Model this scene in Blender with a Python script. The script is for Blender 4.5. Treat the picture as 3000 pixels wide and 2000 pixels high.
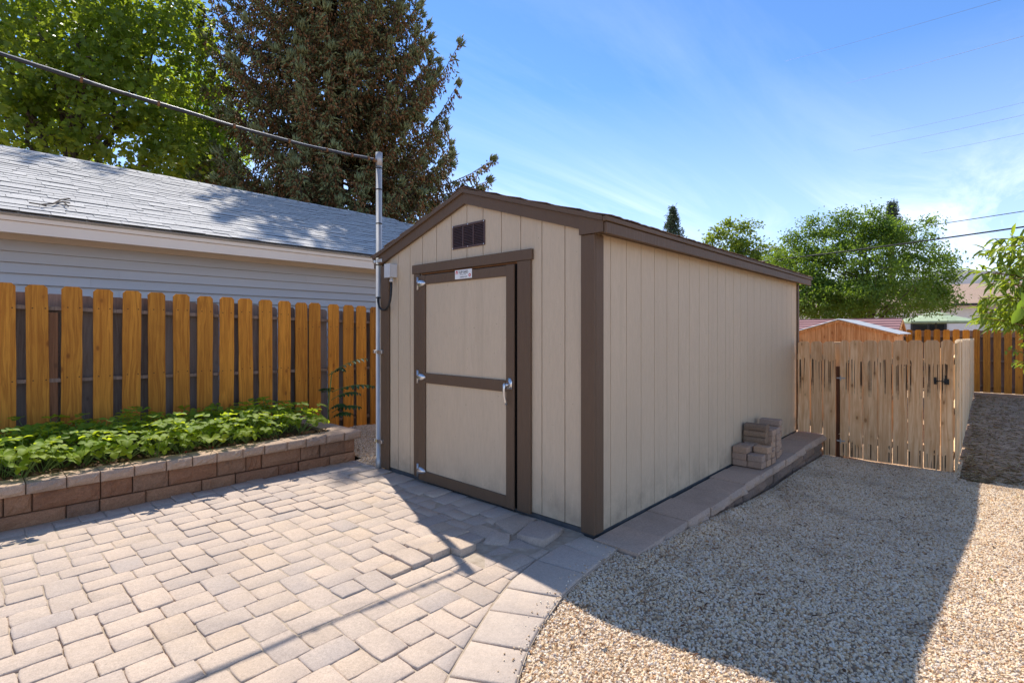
import bpy, bmesh, math, random
import numpy as np
from mathutils import Vector, Matrix, Euler

for o in list(bpy.data.objects): bpy.data.objects.remove(o, do_unlink=True)
SC = bpy.context.scene
COL = SC.collection
R = math.radians
rnd = random.Random(7)
rng = np.random.default_rng(7)

# ------------------------------------------------------------------ camera, sky, sun, exposure
CAM = np.array((-2.945, -1.971, 1.4)); ANG = R(47.15); CA, SA = math.cos(ANG), math.sin(ANG)
cd = bpy.data.cameras.new('camera'); cam = bpy.data.objects.new('camera', cd); COL.objects.link(cam)
cam.location = CAM; cam.rotation_euler = (R(90), 0, -ANG)
cd.lens = 18.0; cd.sensor_width = 36.0; cd.sensor_fit = 'HORIZONTAL'; cd.shift_y = -0.01
cd.clip_start = 0.05; cd.clip_end = 9000
SC.camera = cam
SC.render.resolution_x = 1024; SC.render.resolution_y = 682
SUN = Vector((0.284, 0.738, 1.0)).normalized()
SUN_EL = math.asin(SUN.z); SUN_AZ = math.atan2(SUN.x, SUN.y)
sd = bpy.data.lights.new('sun', 'SUN'); sun = bpy.data.objects.new('sun', sd); COL.objects.link(sun)
sd.energy = 2.4; sd.angle = R(0.53); sd.color = (1.0, 0.94, 0.85)
sun.rotation_euler = SUN.to_track_quat('Z', 'Y').to_euler(); sun.location = (4, 10, 20)
SKY_STRENGTH = 0.15
SC.view_settings.view_transform = 'Standard'; SC.view_settings.look = 'None'
SC.view_settings.exposure = 1.50; SC.view_settings.gamma = 1.0
SC.view_settings.use_curve_mapping = False

def nd(nt, t, ins=None, **props):
    n = nt.nodes.new(t)
    for k, v in props.items(): setattr(n, k, v)
    for k, v in (ins or {}).items():
        s = n.inputs[k]
        if isinstance(v, bpy.types.NodeSocket): nt.links.new(v, s)
        else:
            if hasattr(s.default_value, '__len__') and hasattr(v, '__len__') and len(s.default_value) == 4 and len(v) == 3: v = (*v, 1)
            s.default_value = v
    return n
def math_(nt, op, a, b=0.0, clamp=False): return nd(nt, 'ShaderNodeMath', {0: a, 1: b}, operation=op, use_clamp=clamp).outputs[0]
def mix_(nt, f, a, b, mode='MIX'):
    n = nd(nt, 'ShaderNodeMix', {0: f, 6: a, 7: b}, data_type='RGBA', blend_type=mode); return n.outputs[2]
def ramp_(nt, f, stops):
    n = nd(nt, 'ShaderNodeValToRGB', {0: f}); e = n.color_ramp.elements
    while len(e) < len(stops): e.new(0.5)
    for el, (p, c) in zip(e, stops): el.position = p; el.color = (*c, 1) if len(c) == 3 else c
    return n.outputs[0]
def map_(nt, v, a, b, c=0.0, d=1.0): return nd(nt, 'ShaderNodeMapRange', {0: v, 1: a, 2: b, 3: c, 4: d}).outputs[0]
def noise_(nt, vec, scale, detail=4, rough=.5, dist=0.0, out=0):
    return nd(nt, 'ShaderNodeTexNoise', {'Vector': vec, 'Scale': scale, 'Detail': detail, 'Roughness': rough, 'Distortion': dist}).outputs[out]
def S(r, g, b):
    f = lambda c: (c/255)/12.92 if c/255 <= .04045 else ((c/255+.055)/1.055)**2.4
    return (f(r), f(g), f(b))

W = bpy.data.worlds.new('World'); SC.world = W; W.use_nodes = True
nt = W.node_tree; nt.nodes.clear()
sky = nd(nt, 'ShaderNodeTexSky', sky_type='NISHITA', sun_disc=False)
sky.sun_elevation = SUN_EL; sky.sun_rotation = SUN_AZ; sky.altitude = 1300; sky.air_density = 0.52; sky.dust_density = 0.0; sky.ozone_density = 1.6
tc = nd(nt, 'ShaderNodeTexCoord').outputs['Generated']
sx = nd(nt, 'ShaderNodeSeparateXYZ', {0: tc})
zc = math_(nt, 'MAXIMUM', sx.outputs[2], 0.03)
cv = nd(nt, 'ShaderNodeCombineXYZ', {0: math_(nt, 'DIVIDE', sx.outputs[0], zc), 1: math_(nt, 'DIVIDE', sx.outputs[1], zc), 2: 0.0}).outputs[0]
mp = nd(nt, 'ShaderNodeMapping', {'Vector': cv, 'Rotation': (0, 0, R(-38)), 'Scale': (.16, .95, 1), 'Location': (.35, .2, 0)}).outputs[0]
n1 = noise_(nt, mp, 1.15, 8, .66, 1.1); n2 = noise_(nt, cv, .16, 3, .5)
cl = math_(nt, 'MULTIPLY', map_(nt, n1, .42, .74), map_(nt, n2, .32, .56))
lowmask = map_(nt, sx.outputs[2], .05, .34, 1.0, .25)
cl = math_(nt, 'MULTIPLY', math_(nt, 'MULTIPLY', cl, lowmask), .85, True)
skys = nd(nt, 'ShaderNodeHueSaturation', {'Saturation': 1.14, 'Value': .90, 'Color': sky.outputs[0]}).outputs[0]
veil = map_(nt, sx.outputs[2], .0, .42, .72, 0)
skyc = mix_(nt, cl, mix_(nt, veil, skys, (2.1, 2.35, 2.65)), (4.6, 4.6, 4.6))
bg = nd(nt, 'ShaderNodeBackground', {'Color': skyc, 'Strength': SKY_STRENGTH})
nt.links.new(bg.outputs[0], nd(nt, 'ShaderNodeOutputWorld').inputs[0])

# ------------------------------------------------------------------ helpers: places, meshes, things
def at(px, py, depth):            # a point of the place seen at photo position (px, py) standing `depth` metres out
    X = (px-1500)/1500; d = np.array((X*CA+SA, -X*SA+CA, -(py-970)/1500)); return CAM + d*depth
def proj(p):
    d = np.asarray(p, float)-CAM; X = d[..., 0]*CA-d[..., 1]*SA; Y = d[..., 0]*SA+d[..., 1]*CA
    return 1500+1500*X/Y, 970-1500*d[..., 2]/Y, Y
WM = {}
def reg(o, parent, wm=None):
    COL.objects.link(o); wm = wm or Matrix.Identity(4); WM[o.name] = wm
    if parent is not None:
        o.parent = parent; o.matrix_parent_inverse = WM[parent.name].inverted()
    o.matrix_basis = wm
    return o
def tag(o, label=None, cat=None, group=None, kind=None):
    for k, v in (('label', label), ('category', cat), ('group', group), ('kind', kind)):
        if v: o[k] = v
    return o
def thing(name, loc, label, cat, group=None):
    o = bpy.data.objects.new(name, None); o.empty_display_size = .2
    reg(o, None, Matrix.Translation(Vector(loc))); return tag(o, label, cat, group)
def mdata(name, v, f, mats, smooth=False, mi=None):
    me = bpy.data.meshes.new(name); me.from_pydata([tuple(map(float, p)) for p in v], [], f)
    for m in (mats if isinstance(mats, (list, tuple)) else [mats]): me.materials.append(m)
    if mi is not None: me.polygons.foreach_set('material_index', mi)
    if smooth: me.polygons.foreach_set('use_smooth', [True]*len(me.polygons))
    me.update(); return me
def obj(name, v, f, mats, parent=None, smooth=False, mi=None):
    return reg(bpy.data.objects.new(name, mdata(name, v, f, mats, smooth, mi)), parent)
def inst(name, me, wm, parent=None): return reg(bpy.data.objects.new(name, me), parent, wm)
def fast(name, V, F, mats, parent=None, smooth=False, tint=None, mi=None):     # numpy arrays, all faces same size
    me = bpy.data.meshes.new(name); V = np.ascontiguousarray(V, np.float32); F = np.ascontiguousarray(F, np.int32); k = F.shape[1]
    me.vertices.add(len(V)); me.vertices.foreach_set('co', V.ravel()); me.loops.add(F.size); me.loops.foreach_set('vertex_index', F.ravel())
    me.polygons.add(len(F)); me.polygons.foreach_set('loop_start', np.arange(0, F.size, k, dtype=np.int32))
    for m in (mats if isinstance(mats, (list, tuple)) else [mats]): me.materials.append(m)
    if mi is not None: me.polygons.foreach_set('material_index', np.ascontiguousarray(mi, np.int32))
    if smooth: me.polygons.foreach_set('use_smooth', np.ones(len(F), bool))
    if tint is not None:
        a = me.attributes.new('tint', 'FLOAT', 'POINT'); a.data.foreach_set('value', np.ascontiguousarray(tint, np.float32))
    me.update(calc_edges=True); me.validate()
    return reg(bpy.data.objects.new(name, me), parent)
class MB:
    def __init__(s): s.v = []; s.f = []; s.m = []
    def add(s, v, f, mi=0):
        o = len(s.v); s.v += [tuple(p) for p in v]; s.f += [tuple(i+o for i in q) for q in f]; s.m += (list(mi) if hasattr(mi, '__len__') else [mi]*len(f)); return s
    def obj(s, name, mats, parent=None, smooth=False): return obj(name, s.v, s.f, mats, parent, smooth, s.m)
def cbox(x0, x1, y0, y1, z0, z1, b=.003):
    c = ((x0+x1)/2, (y0+y1)/2, (z0+z1)/2); h = (abs(x1-x0)/2, abs(y1-y0)/2, abs(z1-z0)/2); b = min(b, min(h)*.6)
    v = []; ix = {}
    for sx_ in (-1, 1):
        for sy in (-1, 1):
            for sz in (-1, 1):
                s_ = (sx_, sy, sz)
                for a in range(3):
                    ix[s_, a] = len(v); v.append(tuple(c[i]+s_[i]*(h[i]-(0 if i == a else b)) for i in range(3)))
    f = []
    def quad(L):
        p = [Vector(v[i]) for i in L]; n = (p[1]-p[0]).cross(p[2]-p[0]); m = sum(p, Vector())/len(p)-Vector(c)
        f.append(tuple(L) if n.dot(m) > 0 else tuple(reversed(L)))
    for a in range(3):
        o1, o2 = (a+1) % 3, (a+2) % 3
        for s1 in (-1, 1):
            L = []
            for q1, q2 in ((-1, -1), (1, -1), (1, 1), (-1, 1)):
                s_ = [0]*3; s_[a] = s1; s_[o1] = q1; s_[o2] = q2; L.append(ix[tuple(s_), a])
            quad(L)
            for s2 in (-1, 1):
                L = []
                for q in (-1, 1):
                    s_ = [0]*3; s_[a] = q; s_[o1] = s1; s_[o2] = s2; t = tuple(s_)
                    L += [ix[t, o1], ix[t, o2]] if q == -1 else [ix[t, o2], ix[t, o1]]
                quad(L)
    for k in [k for k in ix if k[1] == 0]: quad([ix[k[0], 0], ix[k[0], 1], ix[k[0], 2]])
    return v, f
def box(name, x0, x1, y0, y1, z0, z1, m, parent=None, b=.003): return obj(name, *cbox(x0, x1, y0, y1, z0, z1, b), m, parent)
def prism(poly, axis, a0, a1):    # poly in the two other axes (cyclic order), extruded along axis
    n = len(poly); v = []
    for a in (a0, a1):
        for p, q in poly:
            t = [0]*3; t[axis] = a; t[(axis+1) % 3] = p; t[(axis+2) % 3] = q; v.append(tuple(t))
    area = sum(poly[i][0]*poly[(i+1) % n][1]-poly[(i+1) % n][0]*poly[i][1] for i in range(n))
    f = [tuple(range(n-1, -1, -1)), tuple(range(n, 2*n))]+[(i, (i+1) % n, n+(i+1) % n, n+i) for i in range(n)]
    if (area < 0) != (a1 < a0): f = [tuple(reversed(q)) for q in f]
    return v, f
def tube(pts, rad, k=6, cap=True):
    P = [Vector(p) for p in pts]; n = len(P); rad = [rad]*n if not hasattr(rad, '__len__') else rad
    v = []; f = []; up = Vector((0, 0, 1)); prev = None
    for i, p in enumerate(P):
        t = (P[min(i+1, n-1)]-P[max(i-1, 0)]).normalized()
        a = prev if prev is not None else (up.cross(t) if abs(t.z) < .95 else Vector((1, 0, 0)).cross(t))
        a = (a-t*a.dot(t)).normalized(); prev = a; b_ = t.cross(a)
        for j in range(k):
            w = 2*math.pi*j/k; v.append(tuple(p+(a*math.cos(w)+b_*math.sin(w))*rad[i]))
    for i in range(n-1):
        for j in range(k): f.append((i*k+j, i*k+(j+1) % k, (i+1)*k+(j+1) % k, (i+1)*k+j))
    if cap: f += [tuple(range(k-1, -1, -1)), tuple(range((n-1)*k, n*k))]
    return v, f
def bez(a, b, c, n=8):
    a, b, c = map(lambda q: np.array(q, float), (a, b, c)); return [tuple((1-t)**2*a+2*t*(1-t)*b+t*t*c) for t in np.linspace(0, 1, n)]

# ------------------------------------------------------------------ materials
def newmat(name):
    m = bpy.data.materials.new(name); m.use_nodes = True; t = m.node_tree; t.nodes.clear()
    out = nd(t, 'ShaderNodeOutputMaterial'); return m, t, out
def finish(t, out, color, rough=.8, bump=None, bs=.3, bd=.01, metal=0.0, spec=.4):
    ins = {'Base Color': color, 'Roughness': rough, 'Metallic': metal, 'Specular IOR Level': spec}
    p = nd(t, 'ShaderNodeBsdfPrincipled', ins)
    if bump is not None: t.links.new(nd(t, 'ShaderNodeBump', {'Strength': bs, 'Distance': bd, 'Height': bump}).outputs[0], p.inputs['Normal'])
    t.links.new(p.outputs[0], out.inputs[0]); return p
def pos(t): return nd(t, 'ShaderNodeNewGeometry').outputs['Position']
def objc(t): return nd(t, 'ShaderNodeTexCoord').outputs['Object']
def orand(t): return nd(t, 'ShaderNodeObjectInfo').outputs['Random']
def smap(t, v, sc, loc=(0, 0, 0)): return nd(t, 'ShaderNodeMapping', {'Vector': v, 'Scale': sc, 'Location': loc}).outputs[0]
def mul(c, k): return tuple(x*k for x in c)

def mottled(name, c1, c2, scale=6, rough=.8, bscale=None, bs=.25, bd=.004, metal=0.0, spec=.4, detail=6, aniso=(1, 1, 1), vary=0.0, speck=0.0):
    m, t, out = newmat(name); v = smap(t, pos(t), aniso)
    col = mix_(t, map_(t, noise_(t, v, scale, detail, .6), .3, .7), c1, c2)
    if vary: col = mix_(t, 1.0, col, ramp_(t, orand(t), [(0, (1-vary,)*3), (1, (1+vary,)*3)]), 'MULTIPLY')
    if speck:
        s_ = map_(t, noise_(t, v, (bscale or 60)*1.7, 2, .5), .35, .65, 1-speck, 1+speck)
        col = mix_(t, 1.0, col, nd(t, 'ShaderNodeCombineColor', {0: s_, 1: s_, 2: s_}).outputs[0], 'MULTIPLY')
    finish(t, out, col, rough, noise_(t, v, bscale, 4, .6) if bscale else None, bs, bd, metal, spec); return m

def painted_siding(name, c, dirt=True):
    m, t, out = newmat(name); p = pos(t)
    g = noise_(t, smap(t, p, (60, 60, 9)), 1.0, 5, .6, .6); g2 = noise_(t, smap(t, p, (14, 14, 2.2)), 1.0, 3, .5, 2.0)
    h = math_(t, 'ADD', math_(t, 'MULTIPLY', g, .7), math_(t, 'MULTIPLY', g2, .9))
    big = noise_(t, smap(t, p, (1.2, 1.2, .5)), 1.0, 4, .6)
    col = mix_(t, map_(t, big, .3, .7), mul(c, .93), mul(c, 1.05))
    col = mix_(t, map_(t, g, .3, .7, 0, .5), col, mul(c, .80))
    if dirt:
        z = nd(t, 'ShaderNodeSeparateXYZ', {0: p}).outputs[2]
        splash = math_(t, 'MULTIPLY', map_(t, z, .38, .02), map_(t, noise_(t, p, 5, 5, .7), .40, .70))
        col = mix_(t, math_(t, 'MULTIPLY', splash, .5), col, (.16, .12, .09))
        spots = map_(t, noise_(t, p, 38, 2, .5), .735, .76)
        col = mix_(t, math_(t, 'MULTIPLY', spots, .45), col, (.12, .09, .07))
        runs = math_(t, 'MULTIPLY', map_(t, noise_(t, smap(t, p, (9, 9, .35)), 1.0, 4, .6), .56, .75), .28)
        col = mix_(t, runs, col, mul(c, .72))
    finish(t, out, col, .62, h, .7, .006, spec=.35); return m

def wood(name, dark, light, knot=(.05, .02, .01), fib=.5, stain=None, vary=.18, rough=.75, bs=.3, streak=False, gray=None, nails=()):
    m, t, out = newmat(name); ob = objc(t); r = orand(t)
    sp = nd(t, 'ShaderNodeSeparateXYZ', {0: ob}); u = math_(t, 'ADD', sp.outputs[0], sp.outputs[1]); z = sp.outputs[2]
    v = nd(t, 'ShaderNodeCombineXYZ', {0: math_(t, 'ADD', u, math_(t, 'MULTIPLY', r, 7.3)), 1: math_(t, 'MULTIPLY', r, 3.1), 2: math_(t, 'ADD', z, math_(t, 'MULTIPLY', r, 11.7))}).outputs[0]
    warp = noise_(t, smap(t, v, (5, 5, 1.3)), 1.0, 3, .5, 0, 1)
    vw = nd(t, 'ShaderNodeVectorMath', {0: v, 1: nd(t, 'ShaderNodeVectorMath', {0: warp, 1: (.09, .09, .2)}, operation='MULTIPLY').outputs[0]}, operation='ADD').outputs[0]
    rings = noise_(t, smap(t, vw, (38, 38, 1.1)), 1.0, 2, .5, 1.2)
    fibre = noise_(t, smap(t, v, (170, 170, 4)), 1.0, 3, .6)
    f = math_(t, 'ADD', math_(t, 'MULTIPLY', map_(t, rings, .33, .67), 1-fib*.4), math_(t, 'MULTIPLY', math_(t, 'SUBTRACT', fibre, .5), fib), True)
    col = mix_(t, f, dark, light)
    blotch = noise_(t, smap(t, v, (6, 6, 1.2)), 1.0, 4, .6)
    col = mix_(t, map_(t, blotch, .5, .8, 0, .45), col, mul(dark, .75))
    vo = nd(t, 'ShaderNodeTexVoronoi', {'Vector': smap(t, v, (8, 1, 4.2)), 'Scale': 1.0, 'Randomness': 1.0})
    kn = map_(t, vo.outputs['Distance'], .15, .08); ks = math_(t, 'MULTIPLY', kn, map_(t, vo.outputs['Color'], .35, .5))
    col = mix_(t, math_(t, 'MULTIPLY', ks, .8), col, knot)
    halo = math_(t, 'MULTIPLY', map_(t, vo.outputs['Distance'], .42, .12), map_(t, vo.outputs['Color'], .35, .5))
    col = mix_(t, math_(t, 'MULTIPLY', halo, .35), col, stain or mul(dark, .8))
    if streak:      # dark runs below the nails, at the two rails and at the foot
        xs = noise_(t, nd(t, 'ShaderNodeCombineXYZ', {0: math_(t, 'ADD', math_(t, 'MULTIPLY', u, 60), math_(t, 'MULTIPLY', r, 91)), 1: math_(t, 'MULTIPLY', z, .7), 2: r}).outputs[0], 1.0, 1, .4)
        lines = map_(t, xs, .565, .585)
        for z0, z1 in ((.55, 1.0), (-.32, -.08)):
            jit = math_(t, 'MULTIPLY', math_(t, 'SUBTRACT', noise_(t, v, 18, 1), .5), .25)
            zz = math_(t, 'ADD', z, jit)
            band = math_(t, 'MULTIPLY', map_(t, zz, z1+.015, z1), map_(t, zz, z0, z0+(z1-z0)*.45))
            col = mix_(t, math_(t, 'MULTIPLY', math_(t, 'MULTIPLY', lines, band), .92), col, (.02, .012, .008))
        rust = math_(t, 'MULTIPLY', map_(t, noise_(t, smap(t, v, (9, 9, 1.6)), 1.0, 3, .6), .52, .75), .40)
        col = mix_(t, rust, col, (.46, .22, .075))
    if nails:       # nail heads where the boards meet the rails
        dx = math_(t, 'SUBTRACT', math_(t, 'ABSOLUTE', math_(t, 'ADD', u, math_(t, 'MULTIPLY', math_(t, 'SUBTRACT', r, .5), .02))), .045)
        for zn in nails:
            dz = math_(t, 'SUBTRACT', z, math_(t, 'ADD', zn, math_(t, 'MULTIPLY', math_(t, 'SUBTRACT', math_(t, 'FRACT', math_(t, 'MULTIPLY', r, 13.0)), .5), .03)))
            dd = math_(t, 'SQRT', math_(t, 'ADD', math_(t, 'MULTIPLY', dx, dx), math_(t, 'MULTIPLY', dz, dz)))
            col = mix_(t, map_(t, dd, .0075, .005, 0, .85), col, (.04, .02, .01))
    if gray: col = mix_(t, map_(t, noise_(t, smap(t, v, (4, 4, .8)), 1.0, 5, .7), .4, .65, 0, .85), col, gray)
    col = mix_(t, 1.0, col, ramp_(t, r, [(0, (1-vary,)*3), (1, (1+vary,)*3)]), 'MULTIPLY')
    finish(t, out, col, rough, math_(t, 'ADD', rings, math_(t, 'MULTIPLY', fibre, .6)), bs, .003, spec=.3); return m

def stone(name, cols, speck=.35, rough=.9, bs=.45, bd=.004, blotch=True):
    m, t, out = newmat(name); p = pos(t); r = orand(t)
    n = len(cols); base = ramp_(t, r, [((i+.5)/n, c) for i, c in enumerate(cols)])
    if blotch:
        b_ = noise_(t, p, 9, 4, .6); base = mix_(t, map_(t, b_, .42, .7, 0, .55), base, ramp_(t, math_(t, 'FRACT', math_(t, 'MULTIPLY', r, 7.7)), [((i+.5)/n, c) for i, c in enumerate(cols)]))
    fine = noise_(t, p, 190, 3, .7); mid = noise_(t, p, 55, 4, .65)
    k = math_(t, 'ADD', map_(t, fine, .3, .7, 1-speck*.7, 1+speck*.7), map_(t, mid, .3, .7, -speck*.4, speck*.4))
    col = mix_(t, 1.0, base, nd(t, 'ShaderNodeCombineColor', {0: k, 1: k, 2: k}).outputs[0], 'MULTIPLY')
    pits = map_(t, noise_(t, p, 120, 2, .5), .66, .72); col = mix_(t, math_(t, 'MULTIPLY', pits, .45), col, mul(cols[0], .45))
    stn = map_(t, noise_(t, p, 2.3, 5, .65), .48, .75, 0, .34); col = mix_(t, stn, col, mul(cols[0], .55))
    finish(t, out, col, rough, math_(t, 'ADD', math_(t, 'MULTIPLY', fine, .5), mid), bs, bd, spec=.12); return m

def leafmat(name, c1, c2, trans, tf=.45, rough=.5, spec=.35):
    m, t, out = newmat(name)
    ti = nd(t, 'ShaderNodeAttribute', attribute_name='tint').outputs['Fac']
    k = math_(t, 'FRACT', math_(t, 'ADD', ti, math_(t, 'MULTIPLY', orand(t), .999)))
    col = mix_(t, k, c1, c2); tr = mix_(t, k, trans, mul(trans, .65))
    p = nd(t, 'ShaderNodeBsdfPrincipled', {'Base Color': col, 'Roughness': rough, 'Specular IOR Level': spec})
    tl = nd(t, 'ShaderNodeBsdfTranslucent', {'Color': tr})
    t.links.new(nd(t, 'ShaderNodeMixShader', {0: tf, 1: p.outputs[0], 2: tl.outputs[0]}).outputs[0], out.inputs[0]); return m
def tintmat(name, stops, rough=.85):
    m, t, out = newmat(name); ti = nd(t, 'ShaderNodeAttribute', attribute_name='tint').outputs['Fac']
    finish(t, out, ramp_(t, ti, stops), rough, spec=.2); return m

SID = painted_siding('siding_paint', (.60, .475, .33))
TRIM = painted_siding('trim_paint', (.135, .084, .050), False)
STEEL = mottled('galvanised_steel', (.36, .36, .355), (.52, .515, .505), 30, .5, 80, .1, .001, metal=.55, aniso=(1, 1, .15))
CHROME = mottled('cast_metal', (.58, .58, .58), (.72, .72, .72), 20, .28, metal=.9)
BLACK = mottled('black_rubber', (.012, .012, .012), (.02, .02, .02), 20, .5)
DARK = mottled('painted_gap_shade', (.006, .005, .005), (.01, .009, .008), 5, 1.0)  # flat black standing in for shade inside gaps
GREYP = mottled('grey_plastic', (.52, .53, .53), (.60, .60, .60), 10, .5)
BRASS = mottled('yellow_tape', (.55, .42, .18), (.62, .5, .25), 30, .6)
PVENT = mottled('vent_brown', (.075, .040, .036), (.095, .052, .046), 20, .45)
PLATE = mottled('white_plate', (.78, .78, .76), (.82, .82, .8), 5, .4)
RED = mottled('red_print', (.62, .05, .04), (.66, .06, .05), 5, .5)
INK = mottled('black_print', (.012, .012, .012), (.02, .02, .02), 5, .5)
SKID = mottled('grey_skid', (.055, .058, .062), (.10, .105, .11), 8, .8, 40, .3)
RAW = mottled('bare_wood', (.20, .08, .028), (.28, .12, .04), 9, .8, aniso=(6, 1, 6))
PAVER = stone('paver_concrete', [(.47, .375, .30), (.50, .395, .31), (.43, .35, .29), (.53, .415, .32), (.45, .365, .30), (.50, .395, .305), (.40, .335, .29), (.49, .38, .285)], .26)
PAVER_D = stone('paver_border', [(.47, .385, .315), (.51, .41, .325), (.44, .365, .31)], .20)
CAP = stone('cap_stone', [(.38, .265, .19), (.42, .30, .215), (.34, .25, .19), (.44, .31, .215)], .3)
BLOCK = stone('wall_block', [(.29, .15, .085), (.36, .195, .11), (.24, .145, .095), (.40, .22, .125), (.26, .13, .075)], .4, bs=.8, bd=.008)
STEPC = stone('step_stone', [(.45, .33, .245), (.50, .36, .265), (.42, .315, .24), (.47, .34, .25)], .3)
STEPB = stone('step_block', [(.28, .20, .15), (.23, .17, .135), (.32, .22, .16)], .35, bs=.8, bd=.008)
STACKM = stone('spare_paver', [(.46, .30, .195), (.38, .26, .185), (.42, .295, .22), (.50, .325, .20), (.37, .275, .215)], .3)
STACKR = stone('dirty_paver', [(.22, .155, .11), (.28, .195, .13), (.33, .22, .14)], .4)
JOINT = mottled('joint_sand', (.30, .235, .17), (.46, .375, .285), 18, 1.0, 120, .6, .006)
SOIL = mottled('bed_soil', (.05, .028, .017), (.13, .075, .042), 35, 1.0, 90, .9, .02)
STAIN = wood('stained_fence_wood', (.45, .158, .017), (.80, .335, .042), (.17, .055, .01), .7, (.42, .13, .014), .2, nails=(1.485, .81))
OLDW = wood('weathered_back_wood', (.21, .145, .11), (.36, .265, .205), (.07, .045, .03), .7, None, .25, gray=(.31, .255, .225))
RAILW = wood('weathered_rail_wood', (.19, .13, .095), (.30, .21, .155), (.05, .03, .02), .6, None, .1)
CEDAR = wood('raw_cedar', (.68, .37, .165), (.94, .66, .385), (.14, .055, .02), .5, (.50, .24, .08), .10, streak=True)
CEDAR2 = wood('raw_cedar_side', (.68, .48, .27), (.86, .66, .41), (.25, .14, .06), .5, None, .07)
POSTW = wood('dark_gate_post', (.10, .035, .015), (.19, .07, .028), (.03, .01, .01), .5)
PLYW = wood('plywood', (.46, .19, .06), (.80, .45, .20), (.25, .09, .03), .3, None, .08)
LAP = mottled('lap_siding_paint', (.60, .58, .56), (.66, .64, .62), 3, .55, 60, .06, .002, aniso=(.15, 1, 4), vary=.03)
FASC = mottled('cream_fascia', (.80, .69, .57), (.85, .74, .61), 2, .55, 40, .08, .002)
SOFF = mottled('soffit_paint', (.50, .43, .36), (.56, .49, .41), 3, .7)
SHING = stone('grey_shingle', [(.49, .47, .44), (.54, .52, .485), (.45, .435, .41), (.58, .555, .515), (.51, .49, .46)], .4, bs=.5, blotch=False)
SEDGE = mottled('asphalt_shadow_edge', (.05, .05, .05), (.09, .09, .088), 30, .95)  # dark asphalt core, also painting the shadow lines between courses
SHINGB = stone('brown_shingle', [(.21, .14, .10), (.27, .18, .125), (.18, .125, .095)], .4, blotch=False)
STUC = mottled('white_stucco', (.84, .81, .75), (.88, .85, .79), 4, .85, 30, .2)
HROOF = stone('far_roof_shingle', [(.33, .235, .175), (.38, .27, .20), (.30, .215, .165)], .3, blotch=False)
REDM = mottled('red_metal_roof', (.34, .175, .165), (.42, .235, .22), 3, .5)
UMBR = mottled('green_canvas', (.30, .37, .22), (.36, .43, .27), 4, .8)
GLASS = mottled('dark_glass', (.012, .014, .016), (.018, .02, .022), 3, .1, spec=.5)
WIREM = mottled('cable_sheath', (.018, .018, .02), (.03, .03, .032), 20, .45)
THINW = mottled('thin_wire_metal', (.07, .075, .085), (.10, .105, .115), 20, .5)
BARK = mottled('tree_bark', (.06, .045, .033), (.13, .10, .075), 8, .95, 14, .8, .03, aniso=(1, 1, .3))
TWIG = mottled('twig_bark', (.16, .075, .035), (.24, .12, .05), 12, .8)
HILLM = mottled('dry_hill', (.13, .13, .145), (.20, .195, .21), .004, 1.0, detail=8)
GBED = mottled('gravel_bed_fines', (.22, .14, .085), (.38, .27, .17), 60, 1.0, 110, .9, .012)
DIRT = mottled('bare_dirt', (.28, .175, .105), (.54, .39, .25), 3.5, 1.0, 45, .8, .02, speck=.3)
STRAW = tintmat('straw', [(0, (.22, .14, .07)), (.5, (.50, .37, .19)), (1, (.66, .54, .32))])
LITTER = tintmat('litter', [(0, (.05, .03, .02)), (.6, (.16, .075, .035)), (.9, (.26, .16, .07)), (1, (.08, .16, .03))])

# ------------------------------------------------------------------ ground
GX = [-60, -8, -1.5, -.05, .85, 1.77, 2.8, 5, 8, 16, 80]; GZ = [-.1, -.03, -.02, -.02, -.085, -.15, -.215, -.262, -.28, -.30, -.32]
def gz(x): return np.interp(x, GX, GZ)
ex = np.array([-5000, -1500, -400, -100, -40, -20, -12, -8, -5, -3, -1.5, -.05, .85, 1.77, 2.8, 5, 6.5, 8, 12, 16, 24, 40, 80, 300, 1200, 5000.])
ey = np.array([-5000, -1500, -400, -100, -40, -20, -10, -5, -2, 0, 2, 4, 6, 10, 20, 50, 200, 1000, 5000.])
gv = [(x, y, float(gz(x))-.024) for x in ex for y in ey]; ny = len(ey)
gf = [(i*ny+j, (i+1)*ny+j, (i+1)*ny+j+1, i*ny+j+1) for i in range(len(ex)-1) for j in range(ny-1)]
tag(obj('ground', gv, gf, DIRT), kind='structure')

# hill far away
hv = []; hf = []; nn = 60
for i in range(nn):
    px = 1200+i*45; t = i/(nn-1)
    base = at(px, 975, 2600); h = 1.4+(970-(802+14*math.sin(t*9)+9*math.sin(t*23+1)+4*math.sin(t*61)-6*math.exp(-((px-2860)/120)**2)+40*max(0, min(1, (2760-px)/200))))/1500*2600
    b2 = at(px, 975, 2000); b3 = at(px, 975, 2900)
    hv += [(b2[0], b2[1], -2), tuple((base*.45+b2*.55)[:2])+(h*.45+10*math.sin(i*1.9),), (base[0], base[1], h), (b3[0], b3[1], -2)]
for i in range(nn-1):
    for j in range(3): hf.append((i*4+j, (i+1)*4+j, (i+1)*4+j+1, i*4+j+1))
tag(obj('hill', hv, hf, HILLM, smooth=True), kind='structure')

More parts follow.
